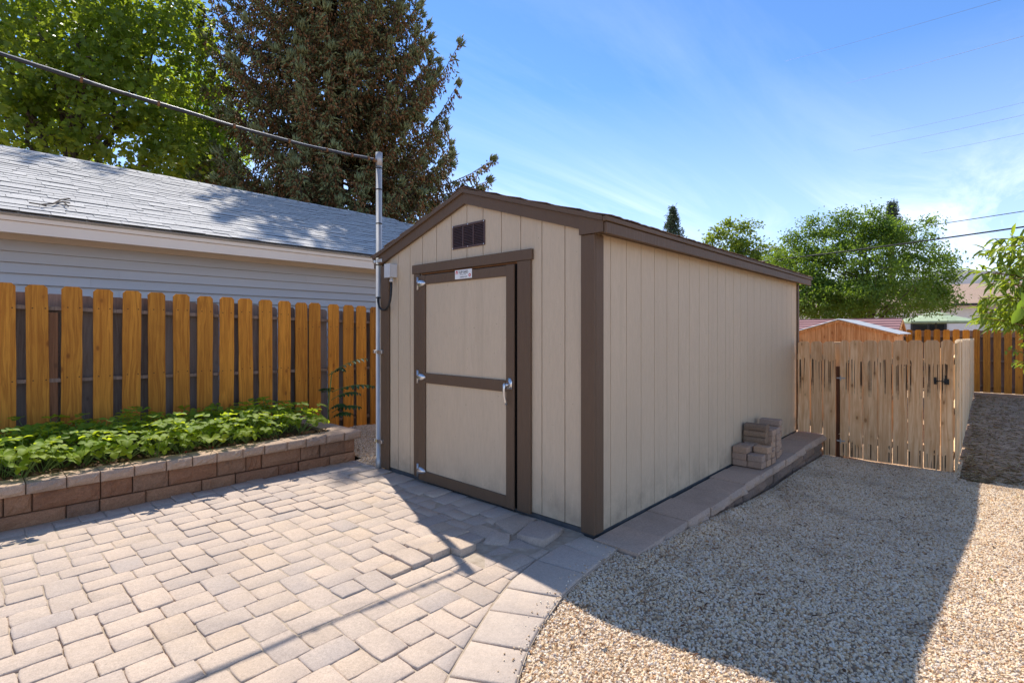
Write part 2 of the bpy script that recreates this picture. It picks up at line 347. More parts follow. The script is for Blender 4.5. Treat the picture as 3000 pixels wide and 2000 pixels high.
# ------------------------------------------------------------------ patio of pavers
CX_ = [-3.4, -3.0, -2.7, -2.4, -1.9, -1.44, -1.244, -1.033, -.773, -.542, -.182, -.05]
CY_ = [-3.6, -2.7, -2.05, -1.5, -.95, -.595, -.485, -.40, -.315, -.275, -.236, -.22]
def edge_y(x): return np.interp(x, CX_, CY_)
SX_ = [-3.9, -3.45, -3.0, -2.6, -2.1, -1.635, -1.5, -1.333, -1.092, -.807, -.497, -.30]
SY_ = [-3.2, -2.6, -1.9, -1.35, -.74, -.386, -.313, -.23, -.109, .005, .062, .075]
def seam_y(x): return np.interp(x, SX_, SY_)
po = [(-6, -6), (-3.45, -6)]+[(a, b_-.005) for a, b_ in zip(CX_, CY_)]+[(-.02, .06), (.01, .1), (.01, 2.58), (-.03, 3.2), (-6, 3.2)]
patio = tag(obj('patio', [(a, b_, -.0072) for a, b_ in po], [tuple(range(len(po)))], JOINT), kind='structure')
def paver_mesh(w, h, th=.06, jit=.0035, seed=0, npc=4):
    r_ = random.Random(seed); pts = []; rc = .007
    corners = [(-w/2, -h/2), (w/2, -h/2), (w/2, h/2), (-w/2, h/2)]; ph = r_.uniform(0, 6)
    for i in range(4):
        a, b_ = corners[i], corners[(i+1) % 4]; L = math.dist(a, b_); d = ((b_[0]-a[0])/L, (b_[1]-a[1])/L); nrm = (d[1], -d[0])
        for s_ in (rc/L, .3, .7, 1-rc/L):
            bow = -.0045*(2*s_-1)**2+r_.uniform(-jit, jit)*.55
            pts.append((a[0]+d[0]*L*s_+nrm[0]*bow, a[1]+d[1]*L*s_+nrm[1]*bow))
    n = len(pts); v = []
    for inset, z in ((0, -th), (0, -.0065), (.0022, -.0022), (.0075, 0)):
        for x, y in pts: v.append((x*(1-inset*2/w), y*(1-inset*2/h), z+(r_.uniform(-.0012, .0012) if z > -.02 else 0)))
    f = []
    for k in range(3): f += [(k*n+i, k*n+(i+1) % n, (k+1)*n+(i+1) % n, (k+1)*n+i) for i in range(n)]
    f.append(tuple(range(3*n, 4*n))); return v, f
U = .0752
KIND = {'V': (2, 3), 'L': (3, 2), 'S': (2, 2)}
PM = {k: [mdata('paver', *paver_mesh(a*U-.0012, b_*U-.0012, seed=100*i+a*7+b_), PAVER, True) for i in range(6)] for k, (a, b_) in KIND.items()}
def heave(x, y):
    z = 0.0
    if y > .50: z += .042*math.exp(-((x+.92)/.32)**2)*math.exp(-((y-.5)/.42)**2)
    z += .012*math.sin(x*2.1+1)*math.sin(y*1.7)*.5
    if y <= .5 and x > -.80: z -= .008
    return z
tiles = []
ox, oy = -2.336, .962
for a in range(-9, 13):
    for b_ in range(-14, 14):
        X0 = ox+U*(4*a); Y0 = oy-U*(4*a+8*b_)
        for kd, dx, dy in (('V', 0, 0), ('V', 0, 3), ('L', 2, 2), ('S', 2, 4), ('L', 1, 6), ('S', 2, 0)):
            w, h = KIND[kd]; tiles.append((kd, X0+U*(dx+w/2), Y0-U*(dy+h/2)))
HERO = [(-.40, .05, .13, .50), (-.33, .05, .46, .69), (-.60, -.40, .33, .54), (-.33, .05, .66, .80)]
def XLIM(y): return -.424 if .79 < y < 2.57 else -.022
placed = []
for kd, x, y in tiles:
    w, h = KIND[kd]; hw, hh = w*U/2, h*U/2
    if x < -5.3 or y > 3.10-hh*.4 or y < -4.5: continue
    if x-hw > XLIM(y)-.012: continue
    if any(p0 < x < p1 and q0 < y < q1 for p0, p1, q0, q1 in HERO): continue
    cut = [(x+sx_*hw, y+sy*hh) for sx_ in (-1, 1) for sy in (-1, 1)]
    inside = sum(q[1] > seam_y(q[0])+.004 and q[0] <= XLIM(y) for q in cut)
    if inside == 0: continue
    placed.append((kd, x, y, inside))
def clip_poly(poly, xl):          # keep the side of the seam away from the gravel
    poly = [(min(p[0], xl), p[1]) for p in poly]; outp = []
    for i in range(len(poly)):
        p, q = poly[i], poly[(i+1) % len(poly)]; fp = p[1]-seam_y(p[0])-.006; fq = q[1]-seam_y(q[0])-.006
        if fp >= 0: outp.append(p)
        if (fp >= 0) != (fq >= 0): t = fp/(fp-fq); outp.append((p[0]+(q[0]-p[0])*t, p[1]+(q[1]-p[1])*t))
    return outp
def slab(poly, th=.06, b=.008):        # paver of any outline, worn edge
    cx = sum(p[0] for p in poly)/len(poly); cy = sum(p[1] for p in poly)/len(poly); n = len(poly); v = []
    for ins, z in ((0, -th), (0, -.009), (b*.4, -.003), (b*1.3, 0)):
        for x, y in poly:
            L = max(math.dist((x, y), (cx, cy)), 1e-4); k = 1-ins/L; v.append((cx+(x-cx)*k, cy+(y-cy)*k, z))
    f = []
    a = sum(poly[i][0]*poly[(i+1) % n][1]-poly[(i+1) % n][0]*poly[i][1] for i in range(n))
    for k in range(3): f += [(k*n+i, k*n+(i+1) % n, (k+1)*n+(i+1) % n, (k+1)*n+i) for i in range(n)]
    f.append(tuple(range(3*n, 4*n)))
    if a < 0: f = [tuple(reversed(q)) for q in f]
    return v, f
def vis_size(x, y):
    px, py, d = proj((x, y, 0));
    return -1 if d < .5 or px < -120 or px > 3100 or py > 2150 else 1/d
placed.sort(key=lambda q: -vis_size(q[1], q[2]))
rest = MB(); npav = 0
for i, (kd, x, y, ins) in enumerate(placed):
    rot = Euler((R(rnd.gauss(0, .65)), R(rnd.gauss(0, .65)), R(rnd.gauss(0, .5)))).to_matrix().to_4x4()
    if x > -.78 and y < .82: rot = Euler((R(rnd.gauss(0, 2.2)), R(rnd.gauss(0, 2.2)), R(rnd.gauss(0, 1.5)))).to_matrix().to_4x4()
    wm = Matrix.Translation((x+rnd.gauss(0, .0012), y+rnd.gauss(0, .0012), heave(x, y)+rnd.gauss(0, .0018))) @ rot
    keep = npav < 262 and vis_size(x, y) > 0
    if ins == 4:
        me = PM[kd][rnd.randrange(6)]
        if keep: inst('paver', me, wm, patio); npav += 1
        else: rest.add([wm @ vv.co for vv in me.vertices], [tuple(p.vertices) for p in me.polygons])
    else:
        w, h = KIND[kd]; pl = clip_poly([(x-w*U/2+.003, y-h*U/2+.003), (x+w*U/2-.003, y-h*U/2+.003), (x+w*U/2-.003, y+h*U/2-.003), (x-w*U/2+.003, y+h*U/2-.003)], XLIM(y))
        if len(pl) < 3: continue
        ar = abs(sum(pl[j][0]*pl[(j+1) % len(pl)][1]-pl[(j+1) % len(pl)][0]*pl[j][1] for j in range(len(pl))))/2
        if ar < .0012: continue
        v, f = slab(pl)
        if keep: obj('paver', v, f, PAVER, patio, True); npav += 1
        else: rest.add(v, f)
if rest.v: tag(rest.obj('paver_field', PAVER, patio, True), kind='stuff')
# larger slabs along the shed, some sunken, some heaved
def slab_at(poly, z, tilt=(0, 0), m=PAVER_D, th=.06):
    cx = sum(p[0] for p in poly)/len(poly); cy = sum(p[1] for p in poly)/len(poly)
    v, f = slab([(p[0]-cx, p[1]-cy) for p in poly], th)
    me = mdata('paver', v, f, m, True)
    return inst('paver', me, Matrix.Translation((cx, cy, z)) @ Euler((R(tilt[0]), R(tilt[1]), 0)).to_matrix().to_4x4(), patio)
y = 2.56; k = 0
while y > .78:
    h = (.20, .145, .22, .16, .235, .15)[k % 6]; x1 = -.016+rnd.uniform(-.006, .006); xm = -.40+(.17 if k % 2 else .12)+rnd.uniform(-.01, .01)
    sk = rnd.uniform(-.008, .008)
    slab_at([(xm, y-h+.003), (x1, y-h+.003+sk), (x1, y-.003), (xm, y-.003)], .003+rnd.gauss(0, .004), (rnd.gauss(0, 1.3), rnd.gauss(0, 1.2)))
    slab_at([(-.418, y-h+.003+sk), (xm-.006, y-h+.003), (xm-.006, y-.003), (-.418, y-.003+sk)], heave(-.4, y)+rnd.gauss(0, .004), (rnd.gauss(0, 1.2), rnd.gauss(0, 1.2)))
    y -= h; k += 1
for poly, z, tl in [
    ([(-.30, .655), (-.05, .655), (-.02, .49), (-.365, .42)], .010, (2.5, 1)),
    ([(-.385, .36), (-.10, .485), (-.015, .455), (-.065, .20), (-.36, .145)], .022, (-3, 4)),
    ([(-.60, .47), (-.44, .55), (-.38, .42), (-.50, .33)], .012, (5, -5)),
    ([(-.30, .775), (-.02, .775), (-.03, .665), (-.31, .665)], .004, (-2, 0)),
]: slab_at(poly, z, tl, PAVER)
# border course along the curve
ts = np.linspace(0, 1, 400); bx = -.06+(-3.45+.06)*ts
oc = np.stack([bx, edge_y(bx)], 1); seg = np.r_[0, np.cumsum(np.linalg.norm(np.diff(oc, axis=0), axis=1))]
cur = .0; k = 0
def seam_near(p):
    q = np.stack([np.linspace(-3.9, -.02, 500), seam_y(np.linspace(-3.9, -.02, 500))], 1); i = np.argmin(((q-p)**2).sum(1)); return q[i]
while cur < seg[-1]-.3:
    L = (.27, .24, .30, .22)[k % 4] if k else .2; pts_o = []; pts_s = []
    for t in np.linspace(cur+.004, cur+L-.004, 5):
        p = np.array([np.interp(t, seg, oc[:, 0]), np.interp(t, seg, oc[:, 1])]); pts_o.append(tuple(p)); pts_s.append(tuple(seam_near(p)-np.array((0, .008))))
    if math.dist(pts_s[0], pts_s[-1]) > .06:
        slab_at(pts_o+pts_s[::-1], .003+rnd.gauss(0, .002), (rnd.gauss(0, .6), rnd.gauss(0, .6)))
    cur += L; k += 1

# ------------------------------------------------------------------ gravel
def gravel_ok(x, y):
    if x < -.06: return y < edge_y(x)+.05
    return y < -.375
def bed(name, cells, zf, st):
    idx = {}; v = []; f = []
    def vi(i, j):
        if (i, j) not in idx: idx[i, j] = len(v); v.append((i*st, j*st, float(zf(i*st, j*st))))
        return idx[i, j]
    for i, j in cells: f.append((vi(i, j), vi(i+1, j), vi(i+1, j+1), vi(i, j+1)))
    return v, f
def gw(x, y): return float(gz(x))+.006*math.sin(x*2.3+y*1.1)+.004*math.sin(y*3.7-x)+.03*max(0, 1-abs(y+.40)/.12)*(1 if -.05 < x < 1.6 else .2)
st = .06; cells = []; cells_patch = []
for i in range(int(-3.6/st), int(5.9/st)):
    for j in range(int(-4.3/st), int(-.1/st)):
        x, y = (i+.5)*st, (j+.5)*st
        if not gravel_ok(x, y) or (x > 4.95 and y > -1.68) : continue
        if y < -1.74 and x > 4.78+.16*math.sin(y*4.1)+.07*math.sin(y*11)+rnd.uniform(-.05, .05): continue
        px, py, d = proj((x, y, -.1))
        if d > .8 and -500 < px < 3500 and py < 2500: cells.append((i, j))
for i in range(int(-.1/st), int(1.6/st)):
    for j in range(int(2.6/st), int(4.6/st)):
        x, y = (i+.5)*st, (j+.5)*st
        if x > .08 or (y < 3.06 and x > -.09): cells_patch.append((i, j))
def pebble_group(name, density, smin, smax, mat):
    g = bpy.data.node_groups.new(name, 'GeometryNodeTree')
    g.interface.new_socket('Geometry', in_out='INPUT', socket_type='NodeSocketGeometry'); g.interface.new_socket('Geometry', in_out='OUTPUT', socket_type='NodeSocketGeometry')
    gi = g.nodes.new('NodeGroupInput'); go = g.nodes.new('NodeGroupOutput')
    dp = nd(g, 'GeometryNodeDistributePointsOnFaces', {'Mesh': gi.outputs[0], 'Density': density, 'Seed': 3}, distribute_method='RANDOM')
    ico = nd(g, 'GeometryNodeMeshIcoSphere', {'Radius': 1.0, 'Subdivisions': 2})
    nz = nd(g, 'ShaderNodeTexNoise', {'Scale': .9, 'Detail': 1.0}); sub = nd(g, 'ShaderNodeVectorMath', {0: nz.outputs['Color'], 1: (.5, .5, .5)}, operation='SUBTRACT')
    sc = nd(g, 'ShaderNodeVectorMath', {0: sub.outputs[0], 1: (1.5, 1.5, 1.5)}, operation='MULTIPLY')
    sp = nd(g, 'GeometryNodeSetPosition', {'Geometry': ico.outputs[0], 'Offset': sc.outputs[0]})
    sm = nd(g, 'GeometryNodeSetMaterial', {'Geometry': sp.outputs[0], 'Material': mat})
    ra = nd(g, 'FunctionNodeRandomValue', {0: (0, 0, 0), 1: (6.3, 6.3, 6.3)}, data_type='FLOAT_VECTOR')
    rs_ = nd(g, 'FunctionNodeRandomValue', {2: smin, 3: smax, 'Seed': 5}, data_type='FLOAT')
    rw_ = nd(g, 'FunctionNodeRandomValue', {0: (.85, .85, .6), 1: (1.2, 1.2, .85), 'Seed': 6}, data_type='FLOAT_VECTOR')
    rs = nd(g, 'ShaderNodeVectorMath', {0: rw_.outputs[0], 'Scale': rs_.outputs[1]}, operation='SCALE')
    ip = nd(g, 'GeometryNodeInstanceOnPoints', {'Points': dp.outputs[0], 'Instance': sm.outputs[0], 'Rotation': ra.outputs[0], 'Scale': rs.outputs[0]})
    rv = nd(g, 'FunctionNodeRandomValue', {'Seed': 9}, data_type='FLOAT')
    sa = nd(g, 'GeometryNodeStoreNamedAttribute', {'Geometry': ip.outputs[0], 'Name': 'tint', 'Value': rv.outputs[1]}, data_type='FLOAT', domain='INSTANCE')
    jn = g.nodes.new('GeometryNodeJoinGeometry'); g.links.new(sa.outputs[0], jn.inputs[0])
    dp2 = nd(g, 'GeometryNodeDistributePointsOnFaces', {'Mesh': gi.outputs[0], 'Density': density*.006, 'Seed': 31}, distribute_method='RANDOM')
    rs2 = nd(g, 'FunctionNodeRandomValue', {0: (smax*.9, smax*.9, smax*.6), 1: (smax*2.1, smax*1.7, smax*1.1), 'Seed': 15}, data_type='FLOAT_VECTOR')
    ip2 = nd(g, 'GeometryNodeInstanceOnPoints', {'Points': dp2.outputs[0], 'Instance': sm.outputs[0], 'Rotation': ra.outputs[0], 'Scale': rs2.outputs[0]})
    sa2 = nd(g, 'GeometryNodeStoreNamedAttribute', {'Geometry': ip2.outputs[0], 'Name': 'tint', 'Value': rv.outputs[1]}, data_type='FLOAT', domain='INSTANCE')
    g.links.new(sa2.outputs[0], jn.inputs[0]); g.links.new(gi.outputs[0], jn.inputs[0]); g.links.new(jn.outputs[0], go.inputs[0]); return g
m_, t_, o_ = newmat('pebble_stone')
ti_ = nd(t_, 'ShaderNodeAttribute', attribute_name='tint', attribute_type='INSTANCER').outputs['Fac']
pc_ = ramp_(t_, ti_, [(0, (.40, .225, .11)), (.15, (.66, .47, .275)), (.34, (.74, .56, .36)), (.52, (.80, .65, .46)), (.7, (.68, .54, .40)), (.85, (.82, .72, .58)), (.95, (.50, .27, .12)), (1, (.44, .39, .35))])
pc_ = mix_(t_, map_(t_, noise_(t_, pos(t_), 1.1, 6, .7), .50, .72, 0, .6), pc_, (.22, .13, .075))
finish(t_, o_, pc_, .8, spec=.15); PEB = m_
v, f = bed('gravel', cells, gw, st); gr = tag(obj('gravel', v, f, GBED), 'loose tan pea gravel beside the shed', kind='stuff')
gr.modifiers.new('pebbles', 'NODES').node_group = pebble_group('pebbles', 9500.0, .0040, .0092, PEB)
v, f = bed('gravel', cells_patch, lambda x, y: -.03+.085*min(1, max(0, (y-2.7)/1.2))+.01*math.sin(x*9), st)
g2 = tag(obj('gravel', v, f, GBED), 'gravel filling the corner between planter, fence and metal pole', kind='stuff')
g2.modifiers.new('pebbles', 'NODES').node_group = pebble_group('pebbles_patch', 7000.0, .005, .009, PEB)

# ------------------------------------------------------------------ shed
SW, SL, APY = 2.55, 5.13, 1.29
def rz(y): return 2.61-.317*abs(y-APY)          # top of the roof deck edge
shed = thing('garden_shed', (0, 0, 0), 'tan gabled storage shed with dark brown trim and grooved siding', 'shed')
fw = obj('front_wall', *prism([(.02, .03), (SW-.02, .03), (SW-.02, rz(SW)-.09), (APY, rz(APY)-.09), (.02, rz(0)-.09)], 0, .012, .05), SID, shed)
sw = box('side_wall', .012, SL-.01, .012, .05, .03, 2.14, SID, shed)
box('side_wall', .02, SL-.01, SW-.05, SW, .03, 2.14, SID, shed)
box('back_wall', SL-.05, SL, .02, SW-.02, .03, 2.14, SID, shed)
obj('back_wall', *prism([(.02, 2.141), (SW-.02, 2.141), (APY, rz(APY)-.08)], 0, SL-.05, SL), SID, shed)
box('base_skid', .006, SL-.02, .006, SW-.01, -.05, .028, SKID, shed)
FY = [.093, .244, .457, .669, .876, 1.088, 1.286, 1.491, 1.696, 1.903, 2.097, 2.293, 2.432]
for a, b_ in zip(FY[:-1], FY[1:]):
    a += .0035; b_ -= .0035
    tp = [(b_, rz(b_)-.115)] + ([(APY, rz(APY)-.115)] if a < APY < b_ else []) + [(a, rz(a)-.115)]
    if a >= .69 and b_ <= 1.914 or (a < 1.0 < b_) or (a > .66 and b_ < 1.95):
        obj('siding_board', *prism([(a, 1.945), (b_, 1.945)]+tp, 0, .0, .013), SID, fw)
    else:
        obj('siding_board', *prism([(a, .035), (b_, .035)]+tp, 0, .0, .013), SID, fw)
gx = [.098]+[.217+.2195*i for i in range(22)]+[SL-.03]
for a, b_ in zip(gx[:-1], gx[1:]):
    v, f = cbox(a+.003, b_-.003, .0, .013, .007, 2.075, .0015); obj('siding_board', v, f, SID, sw)
def corner(x0, x1, y0, y1): return box('corner_trim', x0, x1, y0, y1, .012, 2.062, TRIM, shed, .003)
corner(-.020, -.0005, -.0185, .093); corner(-.0004, .096, -.020, -.0005)
corner(-.020, -.0005, 2.434, 2.572); corner(SL-.05, SL+.02, -.020, -.0005); corner(SL+.0005, SL+.02, 0, .09)
# rake boards, fascia, roof
for sgn in (-1, 1):
    ye = APY+sgn*1.39; yi = APY+sgn*1.19
    p = [(APY, rz(APY)-.036), (ye, rz(ye)-.036), (ye, rz(ye)-.126), (APY, rz(APY)-.126)]
    if sgn == -1: p = [(APY, rz(APY)-.036), (.098, rz(.098)-.036), (.098, rz(.098)-.126), (APY, rz(APY)-.126)]
    obj('rake_trim', *prism(p, 0, -.032, -.006), TRIM, shed)
    obj('rake_trim', *prism([(APY, rz(APY)), (ye-.012*0, rz(ye)), (ye, rz(ye)-.0345), (APY, rz(APY)-.0345)], 0, -.052, -.004), TRIM, shed)
obj('eave_return', *prism([(-.098, 2.064), (.097, 2.064), (.097, rz(.097)-.036), (-.098, rz(-.098)-.036)], 0, -.036, -.004), TRIM, shed)
box('fascia_board', -.030, 5.36, -.122, -.100, 2.052, 2.128, TRIM, shed)
box('drip_edge', -.050, 5.385, -.136, -.101, 2.131, 2.164, TRIM, shed)
box('soffit', -.003, 5.33, -.0985, -.001, 2.076, 2.088, TRIM, shed)
box('fascia_board', -.030, 5.36, 2.66, 2.68, 2.052, 2.128, TRIM, shed)
roof = obj('roof', *prism([(-.13, rz(-.13)+.006), (APY, rz(APY)+.006), (2.71, rz(2.71)+.006), (2.71, rz(2.71)-.02), (APY, rz(APY)-.02), (-.13, rz(-.13)-.02)], 0, -.002, 5.37), SHINGB, shed)
sl = math.atan(.317); sm_ = []
for k in range(4):
    bb = MB(); r_ = random.Random(k+50); n = 6; vv = []
    for i in range(n+1):
        for j, (yy, zz) in enumerate(((0, 0), (.19, .0))):
            cu = (abs(r_.gauss(0, .004)) if j == 0 else 0)
            vv.append((-.15+.3*i/n, yy, zz+cu)); vv.append((-.15+.3*i/n, yy, zz+cu+.006))
    ff = []
    for i in range(n):
        a = i*4; ff += [(a+1, a+3, a+7, a+5), (a, a+4, a+6, a+2), (a, a+1, a+5, a+4)]
    ff += [(0, 2, 3, 1), (n*4, n*4+1, n*4+3, n*4+2)]
    sm_.append(mdata('shingle', vv, ff, SHINGB))
rowrest = MB()
for sgn in (-1, 1):
    for rw in range(11):
        d = .135*rw
        for i in range(19):
            x = -.05+.15+.3*i-(.15 if rw % 2 else 0)+rnd.uniform(-.006, .006)
            if x > 5.3 or x < .09: continue
            yy = -.145+d*math.cos(sl) if sgn < 0 else 2.725-d*math.cos(sl)
            wm = Matrix.Translation((x, yy, rz(yy)+.008+.003*(rw % 2))) @ Matrix.Rotation(math.pi if sgn > 0 else 0, 4, 'Z') @ Matrix.Rotation(sl-.035, 4, 'X')
            me = sm_[rnd.randrange(4)]
            if sgn < 0 and rw > 0: inst('shingle', me, wm, roof)
            elif sgn < 0: inst('shingle', me, wm, roof)
            else: rowrest.add([wm @ q.co for q in me.vertices], [tuple(p.vertices) for p in me.polygons])
tag(rowrest.obj('shingle_field', SHINGB, roof), kind='stuff')
for i in range(27):
    x = .02+.2*i; w = .13; dz = rnd.uniform(0, .006)
    obj('ridge_cap', [(x-.07, APY-w, rz(APY-w)+.021), (x+.16, APY-w, rz(APY-w)+.015), (x+.16, APY, rz(APY)+.022), (x-.07, APY, rz(APY)+.029+dz), (x-.07, APY+w, rz(APY-w)+.021), (x+.16, APY+w, rz(APY-w)+.015)], [(0, 1, 2, 3), (3, 2, 5, 4)], SHINGB, roof)
# door and its frame
frame = box('door_frame', -.028, -.001, .536, 2.032, 1.940, 2.022, TRIM, shed)
box('jamb', -.024, -.001, .552, .686, .020, 1.938, TRIM, frame); box('jamb', -.024, -.001, 1.920, 2.010, .035, 1.938, TRIM, frame)
box('door_gap_shade', .004, .0115, .688, 1.918, .020, 1.942, DARK, frame)  # black sheet paints the shade in the gap round the door
box('head_strip', -.008, .002, .69, 1.91, 1.925, 1.939, RAW, frame)
door = box('door', -.022, -.004, .74, 1.90, .030, 1.914, SID, shed)
box('stile', -.040, -.0225, .706, .790, .022, 1.918, TRIM, door); box('stile', -.040, -.0225, 1.818, 1.914, .024, 1.914, TRIM, door)
box('rail', -.038, -.0225, .7905, 1.8175, 1.832, 1.914, TRIM, door); box('rail', -.038, -.0225, .7905, 1.8175, .925, 1.016, TRIM, door)
box('rail', -.038, -.0225, .7905, 1.8175, .022, .112, TRIM, door)
def hinge(z):
    mb = MB(); mb.add(*cbox(-.048, -.0405, 1.906, 1.926, z-.058, z+.058, .003))
    mb.add(*tube([(-.050, 1.914, z-.060), (-.050, 1.914, z+.060)], .0085, 8))
    nose = [(.0, .030), (.02, .034), (.05, .030), (.075, .022), (.092, .010), (.096, .002)]
    v = []; f = []; K = 10
    for d, rr in nose:
        for j in range(K+1):
            w = -math.pi/2+math.pi*j/K; v.append((-.040-.030*max(.02, math.cos(w))*(rr/.034), 1.904-d, z+rr*math.sin(w)))
    for i in range(len(nose)-1):
        for j in range(K): f.append((i*(K+1)+j, (i+1)*(K+1)+j, (i+1)*(K+1)+j+1, i*(K+1)+j+1))
    f.append(tuple(range(K+1))); mb.add(v, f); return mb.obj('hinge', CHROME, door, True)
for z in (1.842, .978, .112): hinge(z)
hd = MB(); hp = [(.720, .950), (.776, .950), (.776, 1.010), (.760, 1.035), (.736, 1.035), (.720, 1.010)]
hd.add(*prism(hp, 0, -.047, -.0405)); hd.add(*tube([(-.045, .748, .985), (-.085, .748, .985)], .013, 10))
hd.add(*tube([(-.086, .757, .997), (-.092, .757, .985), (-.096, .757, .95), (-.094, .756, .90), (-.084, .752, .855), (-.074, .747, .832)], [.011, .0145, .012, .010, .0105, .009], 10))
handle = hd.obj('handle', CHROME, door, True)
# gable vent
vent = MB(); y0, y1, z0, z1 = 1.060, 1.466, 2.112, 2.318
vent.add(*cbox(-.010, -.0005, y0, y1, z0, z0+.018, .002)); vent.add(*cbox(-.010, -.0005, y0, y1, z1-.018, z1, .002))
for a in (y0, y0+.132, y0+.262, y1-.013): vent.add(*cbox(-.010, -.0006, a, a+.013, z0+.0185, z1-.0185, .001))
vo_ = vent.obj('gable_vent', PVENT, shed)
box('vent_shade_sheet', -.0030, -.0010, y0+.014, y1-.014, z0+.019, z1-.019, DARK, vo_)  # black sheet in place of the shade behind the slats
for k in range(12):
    zz = z0+.024+k*.0135
    for a in (y0+.0135, y0+.1455, y0+.2755):
        obj('slat', [(-.0095, a, zz), (-.0095, a+.115, zz), (-.0035, a+.115, zz+.0085), (-.0035, a, zz+.0085), (-.0080, a, zz-.001), (-.0080, a+.115, zz-.001)], [(0, 1, 2, 3), (0, 4, 5, 1)], PVENT, vo_)
for a in (y0+.008, (y0+y1)/2, y1-.008):
    for z in (z0+.009, z1-.009): obj('screw', *tube([(-.010, a, z), (-.0135, a, z)], .0045, 8), CHROME, vo_)
# maker's plate on the door
plate = box('sign_plate', -.0415, -.0385, 1.180, 1.394, 1.846, 1.923, PLATE, door, .001)
def text(name, s, size, y, z, m, x=-.0420, ext=.0002, sx_=1.0):
    cu = bpy.data.curves.new('t', 'FONT'); cu.body = s; cu.size = size; cu.extrude = ext; cu.offset = size*.012
    ob = bpy.data.objects.new('t', cu); COL.objects.link(ob); dg = bpy.context.evaluated_depsgraph_get()
    me = bpy.data.meshes.new_from_object(ob.evaluated_get(dg)); bpy.data.objects.remove(ob); bpy.data.curves.remove(cu)
    me.name = name; me.materials.clear(); me.materials.append(m)
    for q in me.vertices: q.co = (x-q.co.z, y-q.co.x*sx_, z+q.co.y)
    return reg(bpy.data.objects.new(name, me), plate)
text('lettering', 'TUFF SHED', .031, 1.348, 1.891, INK, sx_=.80)
text('lettering', 'The Premier Series', .010, 1.330, 1.879, INK)
text('lettering', '1-800-BUY-TUFF', .014, 1.332, 1.856, INK, sx_=.95)
lg = MB(); lg.add(*prism([(1.384, 1.888), (1.356, 1.888), (1.356, 1.907), (1.362, 1.914), (1.370, 1.917), (1.378, 1.914), (1.384, 1.907)], 0, -.0424, -.0416)); lg.obj('barn_logo', RED, plate)
lg = MB()
for a, b_ in ((1.380, 1.372), (1.368, 1.360)):
    lg.add(*prism([(a, 1.892), (b_, 1.892), (b_, 1.902), (a, 1.902)], 0, -.0429, -.0425))
lg.obj('barn_logo', PLATE, plate)
obj('round_logo', *prism([(1.206+.014*math.cos(w), 1.872+.014*math.sin(w)) for w in np.linspace(0, 6.283, 20)[:-1]], 0, -.0424, -.0416), RED, plate)
obj('round_logo', *prism([(1.214, 1.866), (1.198, 1.866), (1.206, 1.881)], 0, -.0429, -.0425), PLATE, plate)
# junction box on the shed wall
jb = thing('junction_box', (-.03, 2.36, 1.95), 'small grey electrical box high on the shed front beside the pole', 'electrical box')
box('housing', -.088, -.001, 2.305, 2.395, 1.930, 2.060, GREYP, jb, .004); box('cover', -.094, -.0885, 2.300, 2.400, 1.927, 2.063, GREYP, jb, .003)
obj('fitting', *tube([(-.045, 2.345, 1.929), (-.045, 2.345, 1.905), (-.045, 2.345, 1.903), (-.045, 2.345, 1.888)], [.016, .016, .020, .020], 10), GREYP, jb, True)
POLE = (-.012, 2.618)
tag(obj('electrical_cable', *tube([(-.045, 2.345, 1.89), (-.05, 2.338, 1.84), (-.062, 2.325, 1.77), (-.070, 2.328, 1.70), (-.072, 2.355, 1.645), (-.070, 2.41, 1.612), (-.064, 2.48, 1.612), (-.055, 2.545, 1.645), (-.046, 2.583, 1.70), (-.040, 2.592, 1.75)], .0105, 8), BLACK, smooth=True),
    'short black cable looping from the grey electrical box to the pole', 'cable')
# ------------------------------------------------------------------ metal pole
pole = thing('metal_pole', (*POLE, -.02), 'tall galvanised steel pole strapped to the shed corner', 'pole')
obj('shaft', *tube([(*POLE, -.03), (*POLE, .10), (*POLE, .102), (*POLE, 3.16)], [.034, .034, .0305, .0305], 16), STEEL, pole, True)
obj('top_cap', *tube([(*POLE, 3.10), (*POLE, 3.235)], [.0345, .0345], 16), STEEL, pole, True)
for z in (3.075, 2.855, 2.505, 2.157, 2.080, 1.744): obj('tie', *tube([(*POLE, z-.006), (*POLE, z+.006)], .0325, 14), BLACK, pole)
for z, m in ((2.115, CHROME), (1.19, CHROME), (.28, BRASS)):
    cl_ = obj('clamp', *tube([(*POLE, z-.015), (*POLE, z+.015)], .034, 14), m, pole)
    mb = MB(); mb.add(*cbox(-.050, -.021, POLE[1]-.10, POLE[1]-.02, z-.018, z+.018)); mb.add(*cbox(-.045, -.018, POLE[1]+.028, POLE[1]+.065, z-.016, z+.016)); mb.add(*tube([(-.052, POLE[1]-.06, z), (-.015, POLE[1]-.06, z)], .006, 6))
    mb.obj('bracket', CHROME, cl_)
